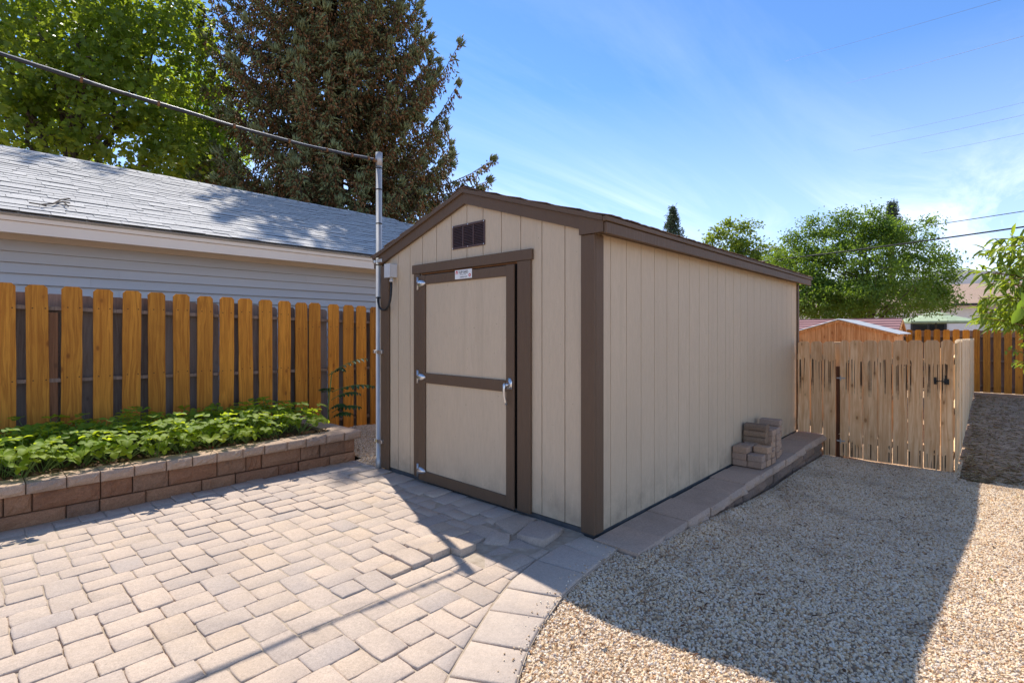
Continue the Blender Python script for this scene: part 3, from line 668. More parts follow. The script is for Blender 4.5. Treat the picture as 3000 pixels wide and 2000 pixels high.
# overhead cable
cpts = [(-9.5, 3.75, 4.35), (-5.5, 3.22, 3.66), (-2.765, 2.835, 3.232), (-2.045, 2.735, 3.160), (-1.1, 2.655, 3.105), (-.471, 2.63, 3.12), (-.10, 2.625, 3.150), (-.045, 2.622, 3.145), (-.035, 2.62, 3.09)]
sp_ = []
for i in range(len(cpts)-1):
    for t in np.linspace(0, 1, 8)[:-1]: sp_.append(tuple(np.array(cpts[i])*(1-t)+np.array(cpts[i+1])*t))
sp_.append(cpts[-1]); A_ = np.array(sp_)
for _ in range(6): A_[1:-1] = (A_[:-2]+2*A_[1:-1]+A_[2:])/4
oc_ = thing('overhead_cable', (POLE[0], POLE[1], 3.1), 'black overhead cable running from pole top past the leafy tree', 'cable')
obj('main_cable', *tube([tuple(p) for p in A_], .0112, 8), WIREM, oc_, True)
ph = np.linspace(0, 60, len(A_)); obj('support_wire', *tube([tuple(p+np.array((0, .004*math.sin(w), .0140+.002*math.cos(w)))) for p, w in zip(A_[:-4], ph)], .005, 6), STEEL, oc_, True)
for i in range(6, len(A_)-6, 4):
    d = (A_[i+1]-A_[i]); d /= np.linalg.norm(d); obj('cable_tie', *tube([tuple(A_[i]-d*.008+(0, 0, .005)), tuple(A_[i]+d*.008+(0, 0, .005))], .021, 8), TWIG, oc_)

# ------------------------------------------------------------------ planter
def rough_block(w, h, d, seed, amp=.008, nx=6, nz=3):   # split-face block, face toward -y, centred on x, front at y=0
    r_ = random.Random(seed); v = []; f = []; b = .007
    for j in range(nz+1):
        for i in range(nx+1):
            x = -w/2+w*i/nx; z = h*j/nz; ed = i in (0, nx) or j in (0, nz)
            v.append((x+(b*(1 if i == 0 else -1) if i in (0, nx) else r_.uniform(-.3, .3)*w/nx), (b if ed else -abs(r_.gauss(0, amp))), z+(b*(1 if j == 0 else -1) if j in (0, nz) else r_.uniform(-.25, .25)*h/nz)))
    for j in range(nz):
        for i in range(nx): a = j*(nx+1)+i; f.append((a, a+1, a+nx+2, a+nx+1))
    o_ = len(v)
    ring = [j*(nx+1) for j in range(nz, -1, -1)]
    for (x, z) in ((-w/2, 0), (w/2, 0), (w/2, h), (-w/2, h)): v.append((x, b*2, z)); 
    for (x, z) in ((-w/2, 0), (w/2, 0), (w/2, h), (-w/2, h)): v.append((x, d, z))
    bot = list(range(nx+1)); top = [nz*(nx+1)+i for i in range(nx+1)]; lef = [j*(nx+1) for j in range(nz+1)]; rig = [j*(nx+1)+nx for j in range(nz+1)]
    f.append(tuple(bot[::-1]+[o_, o_+1])); f.append(tuple(top+[o_+2, o_+3])); f.append(tuple(lef+[o_+3, o_])); f.append(tuple(rig[::-1]+[o_+1, o_+2]))
    for i in range(4): a, c = o_+i, o_+(i+1) % 4; f.append((a, c, c+4, a+4))
    f.append((o_+7, o_+6, o_+5, o_+4)); return v, f
def put(v, loc, rot=0): M_ = Matrix.Translation(loc) @ Matrix.Rotation(rot, 4, 'Z'); return M_
planter = thing('raised_planter', (-2, 3.3, 0), 'low raised bed of reddish brown blocks with flat capstones along the fence', 'planter')
def block(parent, name, x0, x1, z0, h, m, front, axis='x', depth=.18, seed=0, amp=.007):
    v, f = rough_block(x1-x0-.006, h-.004, depth, seed, amp)
    me = mdata(name, v, f, m)
    wm = Matrix.Translation(((x0+x1)/2, front, z0)) if axis == 'x' else Matrix.Translation((front, (x0+x1)/2, z0)) @ Matrix.Rotation(R(90), 4, 'Z')
    return inst(name, me, wm, parent)
k = 0
for z0, h, off in ((-.05, .139, 0), (.091, .139, .2)):
    x = -4.6+off; seq = (.45, .30, .17, .45, .23, .30) if off else (.30, .45, .23, .36, .45)
    while x < -.0:
        L = min(seq[k % len(seq)]*(.82+.1*rnd.random()), -.0-x)
        if -.0-x-L < .08: L = -.0-x
        block(planter, 'wall_block', x, x+L, z0, h, BLOCK, 3.105+rnd.uniform(-.006, .006)+(.0 if z0 > 0 else -.004), seed=k); x += L; k += 1
    y = 3.11
    while y < 4.48: block(planter, 'wall_block', y+.004, min(y+.3, 4.48), z0, h, BLOCK, .0, 'y', seed=k+300); y += .3; k += 1
JX = [-4.45, -4.22, -4.0, -3.78, -3.55, -3.31, -3.08, -2.85, -2.625, -2.403, -2.204, -1.989, -1.768, -1.576, -1.385, -1.167, -.972, -.758, -.565, -.351, -.144, .052]
for i, (a, b_) in enumerate(zip(JX[:-1], JX[1:])):
    block(planter, 'cap_stone', a, b_, .232, .084, CAP, 3.055+rnd.uniform(-.005, .005), depth=.235, seed=i+500, amp=.005)
y = 3.296
for i in range(6): block(planter, 'cap_stone', y, min(y+.215, 4.52), .232, .084, CAP, .052, 'y', .25, seed=i+600, amp=.005); y += .217
sv = []; sf = []; nxs, nys = 60, 12
for i in range(nxs+1):
    for j in range(nys+1):
        x = -4.6+4.42*i/nxs; y = 3.27+1.25*j/nys; sv.append((x, y, .285+.03*math.sin(x*7+y*3)*.4+rnd.uniform(-.012, .016)-(.015 if j == 0 else 0)))
for i in range(nxs):
    for j in range(nys): a = i*(nys+1)+j; sf.append((a, a+nys+1, a+nys+2, a+1))
obj('soil', sv, sf, SOIL, planter, True)

# ------------------------------------------------------------------ leaves, generic
T_OV = (np.array([(0, 0, 0), (.30, .5, .06), (.30, 0, -.02), (.30, -.5, .06), (.68, .42, .05), (.68, 0, -.03), (.68, -.42, .05), (1, 0, -.07)]),
        [(0, 2, 1), (0, 3, 2), (1, 2, 5), (1, 5, 4), (2, 3, 6), (2, 6, 5), (4, 5, 7), (5, 6, 7)])
T_DI = (np.array([(0, 0, 0), (.45, .5, .08), (.5, 0, -.02), (.45, -.5, .08), (1, 0, -.04)]), [(0, 2, 1), (1, 2, 4), (0, 3, 2), (2, 3, 4)])
T_MA = (np.array([(0, 0, 0), (.12, .46, .03), (.42, .62, -.05), (.45, .22, .04), (.75, .38, -.03), (1, 0, -.08), (.75, -.38, -.03), (.45, -.22, .04), (.42, -.62, -.05), (.12, -.46, .03)]),
        [(0, 1, 3), (1, 2, 3), (0, 3, 7), (3, 4, 5), (3, 5, 7), (7, 5, 6), (0, 7, 9), (9, 7, 8)])
_tb = [(t, s_, .10*abs(s_)*2-.02*math.sin(t*38)*abs(s_)) for t, w in ((0, .03), (.12, .5), (.28, .85), (.45, 1), (.62, .92), (.78, .66), (.9, .36), (1, .03)) for s_ in (-.5*w, -.25*w, 0, .25*w, .5*w)]
_tf = []
for _i in range(7):
    for _j in range(4): _a = _i*5+_j; _tf += [(_a, _a+5, _a+6), (_a, _a+6, _a+1)]
T_BIG = (np.array(_tb), _tf)
def leaves(P, D, N, L, Wd, tmpl, curl=0.0):
    T, F = tmpl; n = len(P); D = D/np.linalg.norm(D, axis=1, keepdims=True)
    N = N-(N*D).sum(1, keepdims=True)*D; N = N/np.maximum(np.linalg.norm(N, axis=1, keepdims=True), 1e-6); Sd = np.cross(N, D)
    h = T[None, :, 2]*np.ones((n, 1)) - curl*np.asarray(1.0)*(T[None, :, 0]**2)
    V = P[:, None, :]+D[:, None, :]*(T[None, :, 0, None]*L[:, None, None])+Sd[:, None, :]*(T[None, :, 1, None]*Wd[:, None, None])+N[:, None, :]*(h[:, :, None]*L[:, None, None])
    Fa = (np.array(F)[None]+np.arange(n)[:, None, None]*len(T)).reshape(-1, 3)
    return V.reshape(-1, 3), Fa, np.repeat(rng.random(n), len(T))
def unit(n): v = rng.normal(size=(n, 3)); return v/np.linalg.norm(v, axis=1, keepdims=True)

# ------------------------------------------------------------------ strawberry plants
SLEAF = leafmat('strawberry_leaf', (.13, .225, .02), (.24, .34, .032), (.74, .86, .04), .5, .6, .2)
PETI = mottled('leaf_stalk', (.12, .19, .04), (.18, .24, .06), 20, .6)
FRUIT = mottled('strawberry_fruit', (.35, .02, .015), (.45, .03, .02), 40, .35)
def straw_leaf(seed):
    r_ = random.Random(seed); mb = MB(); H_ = r_.uniform(1.35, 2.05); bend = r_.uniform(.03, .09)
    pts = bez((0, 0, 0), (bend*.3, 0, .07*H_), (bend, 0, .13*H_), 5); mb.add(*tube(pts, [.0022, .002, .002, .0018, .0016], 4, False), 1)
    c = Vector(pts[-1]); tilt = r_.uniform(-.45, .25)
    for a0 in (-1.75, 0, 1.75):
        ln = r_.uniform(.042, .058)*(1.12 if a0 == 0 else 1); wd = ln*r_.uniform(.80, .95); cup = r_.uniform(.10, .28)
        v = []; f = []; rows = ((0, .05), (.18, .5), (.42, .92), (.66, 1.0), (.86, .72), (1.0, .28))
        for t, ww in rows:
            for s_ in (-1, -.5, 0, .5, 1):
                ser = (1+.05*((hash((seed, t, s_)) % 3)-1)) if abs(s_) == 1 else 1
                v.append((t*ln*ser, s_*wd/2*ww, (abs(s_)**1.4)*cup*wd*ww*.8-(t-.35)**2*ln*.35+(.0015 if abs(s_) == .5 else 0)))
        for i in range(len(rows)-1):
            for j in range(4): a = i*5+j; f.append((a, a+5, a+6, a+1))
        M_ = Matrix.Translation(c) @ Matrix.Rotation(a0+r_.uniform(-.12, .12), 4, 'Z') @ Matrix.Rotation(tilt*.6+r_.uniform(-.2, .1), 4, 'Y')
        mb.add([M_ @ Vector(q) for q in v], f, 0)
    me = mdata('leaf', mb.v, mb.f, [SLEAF, PETI], True, mb.m)
    at_ = me.attributes.new('tint', 'FLOAT', 'POINT'); at_.data.foreach_set('value', [r_.random()]*len(me.vertices)); return me
SLV = [straw_leaf(i) for i in range(9)]
fr_me = mdata('fruit', *(lambda p: (p[0], p[1]))(tube([(0, 0, .0), (0, 0, -.004), (0, 0, -.012), (0, 0, -.02), (0, 0, -.026)], [.003, .010, .011, .007, .001], 8)), FRUIT, True)
i = 0; spots_ = []
while len(spots_) < 118 and i < 6000:
    i += 1; x = rnd.uniform(-3.9, -.34); y = rnd.uniform(3.32, 4.38)
    if all((x-a)**2+(y-b_)**2 > .125**2 for a, b_ in spots_): spots_.append((x, y))
for x, y in spots_:
    hgt = 1.16+.06*min(1, max(0, (y-3.4)/.4))
    pl = thing('strawberry_plant', (x, y, .285), 'sunlit strawberry plant in the front of the raised bed by the capstones' if y < 3.62 else ('strawberry plant in the middle of the raised bed' if y < 4.0 else 'shaded strawberry plant at the back of the raised bed by the fence'), 'plant', 'strawberry plants in the raised bed')
    for k in range(rnd.randint(11, 15)):
        az = rnd.uniform(0, 6.283); s_ = rnd.uniform(.75, 1.2)*hgt; lean = rnd.uniform(.08, .75)
        wm = Matrix.Translation((x+rnd.gauss(0, .015), y+rnd.gauss(0, .015), .280)) @ Matrix.Rotation(az, 4, 'Z') @ Matrix.Rotation(lean, 4, 'Y') @ Matrix.Diagonal((s_, s_, s_, 1)) @ Matrix.Translation((0, 0, 0))
        inst('leaf', SLV[rnd.randrange(9)], wm, pl)
    if y < 3.5 and rnd.random() < .4:
        inst('fruit', fr_me, Matrix.Translation((x+rnd.uniform(-.05, .05), 3.30+rnd.uniform(-.02, .04), .325)), pl)
# dead leaves along the bed edge
n = 420; P = np.stack([rng.uniform(-3.6, -.2, n), 3.30+np.abs(rng.normal(0, .05, n)), .305+rng.random(n)*.03], 1)
V, F, tn = leaves(P, unit(n)*(1, 1, .35), unit(n)+(0, 0, .8), rng.uniform(.015, .045, n), rng.uniform(.01, .028, n), T_OV, .3)
tag(fast('leaf_litter', V, F, LITTER, tint=tn*.93), 'dry brown leaf scraps along the planter edge', 'leaf litter', kind='stuff')

# ------------------------------------------------------------------ stained fence behind the planter
def ear_board(w, h, th, seed, wob=.0025, ear=.028):
    r_ = random.Random(seed); zs = np.linspace(0, h-ear, 9); L = []; Rr = []
    for z in zs: L.append((-w/2+r_.uniform(-wob, wob), z)); Rr.append((w/2+r_.uniform(-wob, wob), z))
    poly = Rr+[(w/2-ear, h), (-w/2+ear, h)]+L[::-1]
    n = len(poly); v = [(x, y, z) for y in (-th/2, th/2) for x, z in poly]
    f = [tuple(range(n)), tuple(range(2*n-1, n-1, -1))]+[((i+1) % n, i, n+i, n+(i+1) % n) for i in range(n)]
    return v, f
FYP = 4.55
def ftop(x): return 1.838-.0235*(x+2.66)
fence = thing('stained_fence', (-1.5, 4.2, 0), 'orange stained board fence with gaps behind the planter', 'fence')
FB = [-2.762, -2.545, -2.326, -2.091, -1.876, -1.6596, -1.443, -1.2306, -1.0155, -.804, -.5925, -.379, -.1685, .0045, .253, .46, .655, .86]
FB = [-2.762-.2135*k for k in range(11, 0, -1)]+FB+[1.07+.2135*k for k in range(14)]
def fx(x): return CAM[0]+(x-CAM[0])*(FYP-CAM[1])/(4.20-CAM[1])     # boards sit a little further back than first measured
for i, x0 in enumerate(FB):
    x0 = fx(x0); w = .156; x = x0+w/2; zb = -.04 if x > -.0 else .14; h = ftop(x)-zb+rnd.uniform(-.006, .006)
    v, f = ear_board(w, h, .017, 900+i); me = mdata('board', v, f, STAIN)
    inst('board', me, Matrix.Translation((x, FYP+rnd.uniform(-.002, .002), zb)) @ Euler((0, R(rnd.gauss(0, .22)), R(rnd.gauss(0, .8)))).to_matrix().to_4x4(), fence)
for i, (a, c) in enumerate(zip(FB[:-1], FB[1:])):
    gap0, gap1 = fx(a)+.156, fx(c); x = (gap0+gap1)/2+rnd.uniform(-.008, .008); w = .142
    if x > .2: w = .12; x += .034
    v, f = ear_board(w, ftop(x)-.028-.02+rnd.uniform(-.008, .008), .016, 1300+i); me = mdata('back_board', v, f, OLDW)
    inst('back_board', me, Matrix.Translation((x, FYP+.108, -.02)), fence)
for z0 in (1.607, .918, .23):
    for xa, xb in ((-5.2, -2.33), (-2.328, .12), (.122, 4.0)):
        z_a, z_b = z0-.0265*(xa+2.6), z0-.0265*(xb+2.6) if z0 > 1 else z0-.018*(xb+2.6)
        if z0 < 1: z_a = z0-.018*(xa+2.6)
        obj('rail', [(xa, FYP+.0105, z_a), (xb, FYP+.0105, z_b), (xb, FYP+.0985, z_b), (xa, FYP+.0985, z_a), (xa, FYP+.0105, z_a+.036), (xb, FYP+.0105, z_b+.036), (xb, FYP+.0985, z_b+.036), (xa, FYP+.0985, z_a+.036)],
            [(0, 3, 2, 1), (4, 5, 6, 7), (0, 1, 5, 4), (1, 2, 6, 5), (2, 3, 7, 6), (3, 0, 4, 7)], RAILW, fence)
for x in (-4.75, -2.345, .06, 2.5): box('post', x-.04, x+.04, FYP+.0115, FYP+.0975, -.1, 1.58, wood('fence_post_wood', (.17, .07, .03), (.27, .12, .055), vary=.1) if x == -4.75 else bpy.data.materials['fence_post_wood'], fence)
# ------------------------------------------------------------------ weed with feathery leaves by the fence
WLEAF = leafmat('weed_leaf', (.035, .085, .025), (.06, .13, .035), (.10, .22, .03), .3)
weed = thing('sapling', (.18, 4.10, 0), 'young weed sapling with feathery leaves against the fence by the pole', 'sapling')
mb = MB(); PP = []; DD = []; LL = []
for bx_, by_, bz_, tips in ((.20, 4.06, .02, [(1035-30, 1080, 6.45), (1070, 1050, 6.5), (955, 1140, 6.4), (1050, 1190, 6.4), (1090, 1130, 6.4), (1025, 1210, 6.35), (1050, 1150, 6.5), (1010, 1185, 6.4)]),):
    mb.add(*tube([(bx_, by_, bz_), (bx_-.02, by_, .45), (bx_+.02, by_-.02, .9)], [.012, .009, .005], 6))
    for px, py, dd in tips:
        tp = at(px, py, dd); st_ = np.array((bx_+rnd.uniform(-.03, .03), by_-.02, max(.25, min(.85, tp[2]-.08)))); pts = bez(st_, (st_+tp)/2+(0, -.02, .09), tp, 9); mb.add(*tube(pts, [.0045]*5+[.003]*4, 5))
        for q in range(2, 9):
            d = np.array(pts[q])-np.array(pts[q-1]); d /= np.linalg.norm(d); sd_ = np.cross(d, (0, 0, 1)); sd_ /= max(np.linalg.norm(sd_), .1)
            for s_ in (-1, 1): PP.append(pts[q]); DD.append(d*.45+sd_*s_+np.array((0, 0, -.35))); LL.append(.125*(1-abs(q-4.5)/9))
mb.obj('stem', PETI, weed, True); n = len(PP)
V, F, tn = leaves(np.array(PP), np.array(DD), np.tile((0, 0, 1.0), (n, 1))+unit(n)*.25, np.array(LL), np.array(LL)*.36, T_OV, .1)
fast('foliage', V, F, WLEAF, weed, tint=tn)

# ------------------------------------------------------------------ neighbour's garage
gar = thing('neighbour_garage', (0, 7, 0), 'long low grey sided garage with pale fascia and grey shingle roof behind the fence', 'garage')
GX0, GX1 = -9.0, 7.0; RSL = .417; EY, EZ = 5.2, 2.60; RY, RZ = 9.05, 4.205
gwall = box('wall', GX0+.3, GX1-.3, 5.78, 5.95, -.2, 2.52, LAP, gar); box('wall', GX0+.3, GX1-.3, 12.0, 12.2, -.2, 2.52, LAP, gar)
box('wall', GX1-.5, GX1-.301, 5.951, 11.999, -.2, 2.52, LAP, gar); box('wall', GX0+.301, GX0+.5, 5.951, 11.999, -.2, 2.52, LAP, gar)
lapz = 2.385; k = 0
while lapz > -.1:
    js = [GX0+.3, -5.3+(k % 3)*1.22, -1.9+((k*2) % 3)*1.3 if k % 2 else -1.63, 2.1+(k % 3)*.9, GX1-.3]
    for a, b_ in zip(js[:-1], js[1:]):
        obj('lap_board', [(a+.001, 5.779, lapz+.002), (b_-.001, 5.779, lapz+.002), (a+.001, 5.738, lapz-.118), (b_-.001, 5.738, lapz-.118), (a+.001, 5.779, lapz-.1185), (b_-.001, 5.779, lapz-.1185)], [(0, 2, 3, 1), (2, 4, 5, 3)], LAP, gwall)
    lapz -= .1185; k += 1
box('frieze_board', GX0+.3, GX1-.3, 5.745, 5.779, 2.388, 2.50, FASC, gar)
box('soffit', GX0, GX1, 5.312, 5.779, 2.502, 2.515, SOFF, gar)
fs = box('fascia_board', GX0, GX1, 5.282, 5.310, 2.400, 2.520, FASC, gar); box('fascia_board', GX0, GX1, 5.262, 5.310, 2.522, 2.585, FASC, gar)
groof = obj('roof', *prism([(EY+.01, EZ-.012), (RY, RZ-.012), (2*RY-EY, EZ-.012), (2*RY-EY, EZ-.1), (RY, RZ-.1), (EY+.09, EZ-.045)], 0, GX0-.1, GX1+.1), SHING, gar)
obj('gable', *prism([(5.7, 2.52), (12.3, 2.52), (RY, RZ-.12)], 0, GX1-.45, GX1-.35), LAP, gar)
th_ = math.atan(RSL); slen = math.hypot(RY-EY, RZ-EZ); expo = .143
smg = []
for k, w in enumerate((.300, .302, .24, .36, .2)):
    v, f = cbox(-w/2+.002, w/2-.002, 0, expo+.06, 0, (.010, .013, .009, .015, .012)[k], .0015); me = mdata('shingle', v, f, [SHING, SEDGE]); me.polygons.foreach_set('material_index', [1 if p.normal.y < -.5 else 0 for p in me.polygons]); smg.append((w, me))  # front butt faces take the painted shadow-line colour
allsh = []
for rw in range(int(slen/expo)+1):
    d = rw*expo; x = GX0-.05+(rw*.137 % .3)
    while x < 4.6:
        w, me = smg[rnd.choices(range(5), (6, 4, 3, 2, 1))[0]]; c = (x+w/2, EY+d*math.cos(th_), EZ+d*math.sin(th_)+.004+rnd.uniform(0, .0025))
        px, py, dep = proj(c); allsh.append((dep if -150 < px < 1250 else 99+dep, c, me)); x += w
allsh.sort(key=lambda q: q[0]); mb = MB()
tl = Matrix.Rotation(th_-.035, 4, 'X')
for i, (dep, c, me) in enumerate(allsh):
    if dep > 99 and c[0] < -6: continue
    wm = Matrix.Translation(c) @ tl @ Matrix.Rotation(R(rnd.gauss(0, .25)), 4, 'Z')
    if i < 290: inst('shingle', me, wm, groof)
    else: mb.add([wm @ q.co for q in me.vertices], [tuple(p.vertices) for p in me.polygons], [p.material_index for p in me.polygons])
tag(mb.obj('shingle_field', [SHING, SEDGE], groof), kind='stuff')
for i in range(44):
    x = -6.2+.24*i; w = .15
    obj('ridge_cap', [(x-.14, RY-w, RZ-w*RSL+.020), (x+.13, RY-w, RZ-w*RSL+.012), (x+.13, RY, RZ+.014), (x-.14, RY, RZ+.030), (x-.14, RY+w, RZ-w*RSL+.02), (x+.13, RY+w, RZ-w*RSL+.012)], [(0, 1, 2, 3), (3, 2, 5, 4)], SHING, groof)
# twig lying on the roof
tw = MB(); b0 = at(90, 605, 8.0)
def on_roof(px, py):
    X = (px-1500)/1500; d = np.array((X*CA+SA, -X*SA+CA, -(py-970)/1500)); t = (EZ+.02-CAM[2]+RSL*(CAM[1]-EY))/(d[2]-RSL*d[1]); return CAM+d*t+np.array((0, 0, .03))
for pl_ in ([(85, 602), (120, 607), (155, 605), (185, 598), (205, 603)], [(155, 605), (180, 592), (205, 590)], [(185, 598), (200, 612)], [(120, 607), (135, 612)]): tw.add(*tube([tuple(on_roof(*q)) for q in pl_], .008, 5))
tag(tw.obj('fallen_branch', BARK), 'thin bare branch lying on the grey garage roof', 'branch')

# ------------------------------------------------------------------ stone step along the shed
step = thing('stone_ledge', (2.5, -.2, 0), 'low ledge of flat concrete capstones along the shed side', 'ledge')
SXJ = [-.045, .31, .72, 1.13, 1.54, 1.95, 2.36, 2.77, 3.2, 3.6, 4.0, 4.4, 4.76, 5.12]
for i, (a, b_) in enumerate(zip(SXJ[:-1], SXJ[1:])):
    block(step, 'cap_stone', a, b_, -.084, .086+rnd.uniform(-.006, .004), STEPC, -.362+rnd.uniform(-.012, .010), depth=.340, seed=i+700, amp=.012)
x = .3; k = 0
while x < 5.1:
    L = min((.30, .22, .36, .27)[k % 4], 5.1-x); block(step, 'wall_block', x, x+L, -.205, .12, STEPB, -.325+rnd.uniform(-.012, .006), depth=.2, seed=k+800, amp=.010); x += L; k += 1
x = 1.7
while x < 5.1:
    L = min((.25, .33, .21, .3)[k % 4], 5.1-x); block(step, 'wall_block', x, x+L, -.325, .12, STEPB, -.318+rnd.uniform(-.012, .006), depth=.2, seed=k+800, amp=.010); x += L; k += 1
# spare pavers in stacks on the ledge
ORD = ['lowest', 'second', 'third', 'fourth', 'fifth', 'topmost']
spare = [mdata('paver_brick', *cbox(-.06, .06, -.071, .071, 0, .064, .004), STACKM) for _ in range(2)]
def round_brick():
    pf = [(-.06, 0), (.06, 0), (.062, .035), (.05, .058), (.02, .066), (-.02, .066), (-.05, .058), (-.062, .035)]
    return mdata('paver_brick', *prism([(-.108, 0)]*0+[(0, 0)], 0, 0, 0), STACKR) if False else pf
pf = round_brick()
rv_, rf_ = prism([(z, x) for x, z in pf], 1, -.11, .11); rme = mdata('paver_brick', [(q[0], q[1], q[2]) for q in rv_], rf_, STACKR)
def lay(me, x, y, n, desc, total, dz=.0665, z0=.003, start=0):
    for k in range(n):
        o = inst('paver_brick', me, Matrix.Translation((x+rnd.uniform(-.006, .006), y+rnd.uniform(-.006, .006), z0+(start+k)*dz)) @ Matrix.Rotation(R(rnd.gauss(0, 1.6)), 4, 'Z'))
        kk = start+k; nm = 'topmost' if kk == total-1 else ORD[min(kk, 4)]
        tag(o, f'{nm} paver of {desc} on the ledge', 'paver', 'spare pavers stacked on the ledge')
lay(spare[0], 2.625, -.083, 3, 'the low front stack against the shed wall', 3); lay(spare[0], 2.75, -.085, 3, 'the low stack behind the front one', 3)
lay(spare[0], 2.63, -.235, 2, 'the two high front stack at the ledge edge', 2); lay(spare[0], 2.765, -.245, 3, 'the three high stack at the ledge edge', 3)
lay(spare[1], 2.925, -.10, 3, 'the tall middle stack by the wall', 6); lay(rme, 2.925, -.135, 3, 'the tall middle stack with rounded dirty pavers', 6, start=3)
lay(spare[0], 2.90, -.247, 2, 'the short middle stack at the ledge edge', 2); lay(spare[1], 3.06, -.205, 5, 'the five high stack behind the rounded pavers', 5)
lay(spare[1], 3.20, -.215, 5, 'the second five high stack behind the rounded pavers', 5); lay(spare[0], 3.36, -.19, 5, 'the rear stack nearest the gate', 6)
me_l = mdata('paver_brick', *cbox(-.06, .06, -.108, .108, 0, .064, .004), STACKM); lay(me_l, 3.35, -.165, 1, 'the rear stack nearest the gate', 6, start=5)

# ------------------------------------------------------------------ raw cedar fence and gate
def picket(parent, y0, y1, z0, z1, m=CEDAR, x=5.0, seed=0):
    w = y1-y0; v, f = ear_board(w, z1-z0, .017, seed, .0015, .03)
    v = [(q[0], q[1], q[2]+z0) for q in v]
    me = mdata('picket', v, f, m)
    return inst('picket', me, Matrix.Translation((x+rnd.uniform(-.002, .002), (y0+y1)/2, 0)) @ Matrix.Rotation(R(-90+rnd.gauss(0, .6)), 4, 'Z'), parent)
fp = thing('short_fence_panel', (5, -.27, -.25), 'narrow raw cedar fence panel between shed corner and gate', 'fence')
for i, (a, b_, z0) in enumerate(((-.187, -.040, .015), (-.338, -.199, .012), (-.4905, -.346, -.262))): picket(fp, a, b_, z0, 1.262, seed=40+i)
for z in (1.00, .10): box('rail', 5.010, 5.048, -.485, -.03, z, z+.085, CEDAR2, fp)
gpost = box('post', 5.012, 5.10, -.560, -.492, -.3, .93, POSTW, fp); box('post', 5.101, 5.19, -.57, -.455, -.3, 1.255, CEDAR2, fp)
gate = thing('wooden_gate', (5, -1.05, -.25), 'raw cedar gate with dark nail stains and black latch', 'gate')
GP = [(-.542, -.640), (-.648, -.792), (-.798, -.949), (-.955, -1.099), (-1.107, -1.251), (-1.258, -1.402), (-1.412, -1.559)]
for i, (a, b_) in enumerate(GP): picket(gate, b_, a, -.250+rnd.uniform(-.006, .004), 1.280+.002*i, seed=60+i)
for z in (.98, -.06): box('rail', 5.010, 5.048, -1.555, -.565, z, z+.085, CEDAR2, gate)
obj('brace', *prism([(-.6, .03), (-.52+.0, .03), (-1.46, .975), (-1.54, .975)], 0, 5.011, 5.046), CEDAR2, gate)
for z in (.78, -.05): 
    hg = MB(); hg.add(*tube([(4.985, -.548, z-.03), (4.985, -.548, z+.03)], .007, 6)); hg.add(*cbox(4.982, 4.9905, -.60, -.505, z-.008, z+.008, .001)); hg.obj('hinge', STEEL, gate)
la = MB(); la.add(*cbox(4.980, 4.990, -1.532, -1.506, .765, .85, .002)); la.add(*tube([(4.972, -1.52, .806), (4.972, -1.62, .806)], .006, 6)); la.add(*cbox(4.974, 4.990, -1.645, -1.60, .770, .835, .002)); la.add(*tube([(4.968, -1.615, .83), (4.968, -1.612, .88)], .006, 6)); la.add(*tube([(4.968, -1.635, .80), (4.968, -1.60, .79)], .008, 6))
la.obj('latch', BLACK, gate)
sf_ = thing('side_fence', (10, -1.7, -.3), 'long raw cedar picket fence running back from the gate corner', 'fence')
picket(sf_, -1.684, -1.569, -.256, 1.297, seed=80)
for i in range(78):
    x = 5.06+.1465*i+rnd.uniform(-.002, .002)
    if x > 16.3: break
    h0 = float(gz(x))+.0+(.04 if i % 9 == 4 else 0); h1 = 1.296-.009*(x-5)+rnd.uniform(-.009, .009)
    v, f = ear_board(.141, h1-h0, .017, 2000+i, .002, .028); me = mdata('picket', v, f, CEDAR2)
    inst('picket', me, Matrix.Translation((x, -1.698+rnd.uniform(-.004, .004), h0)) @ Matrix.Rotation(R(rnd.gauss(0, 1.2)), 4, 'Z'), sf_)
for z in (1.0, .4, -.12): box('rail', 5.02, 16.3, -1.687, -1.65, z, z+.085, CEDAR2, sf_)
for x in (5.06, 7.5, 9.9, 12.3, 14.7): box('post', x, x+.088, -1.649, -1.56, -.35, 1.2, CEDAR2, sf_)
# rear stained fence
rf = thing('rear_fence', (16.5, -1, -.3), 'orange stained board fence closing the far end of the yard', 'fence')
i = 0; y = -12.0
while y < 3.0:
    v, f = ear_board(.149, 1.745+rnd.uniform(-.01, .01), .017, 3000+i); inst('board', mdata('board', v, f, STAIN), Matrix.Translation((16.45, y, -.30)) @ Matrix.Rotation(R(-90), 4, 'Z'), rf)
    v, f = ear_board(.149, 1.72, .017, 3500+i); inst('back_board', mdata('back_board', v, f, OLDW), Matrix.Translation((16.565, y+.107, -.30)) @ Matrix.Rotation(R(-90), 4, 'Z'), rf)
    y += .2135; i += 1
for z in (1.22, .55, -.15): box('rail', 16.462, 16.55, -12, 3, z, z+.038, RAILW, rf)
for y in (-10, -7.6, -5.2, -2.8, -.4, 2): box('post', 16.462, 16.55, y, y+.088, -.35, 1.35, RAILW, rf)

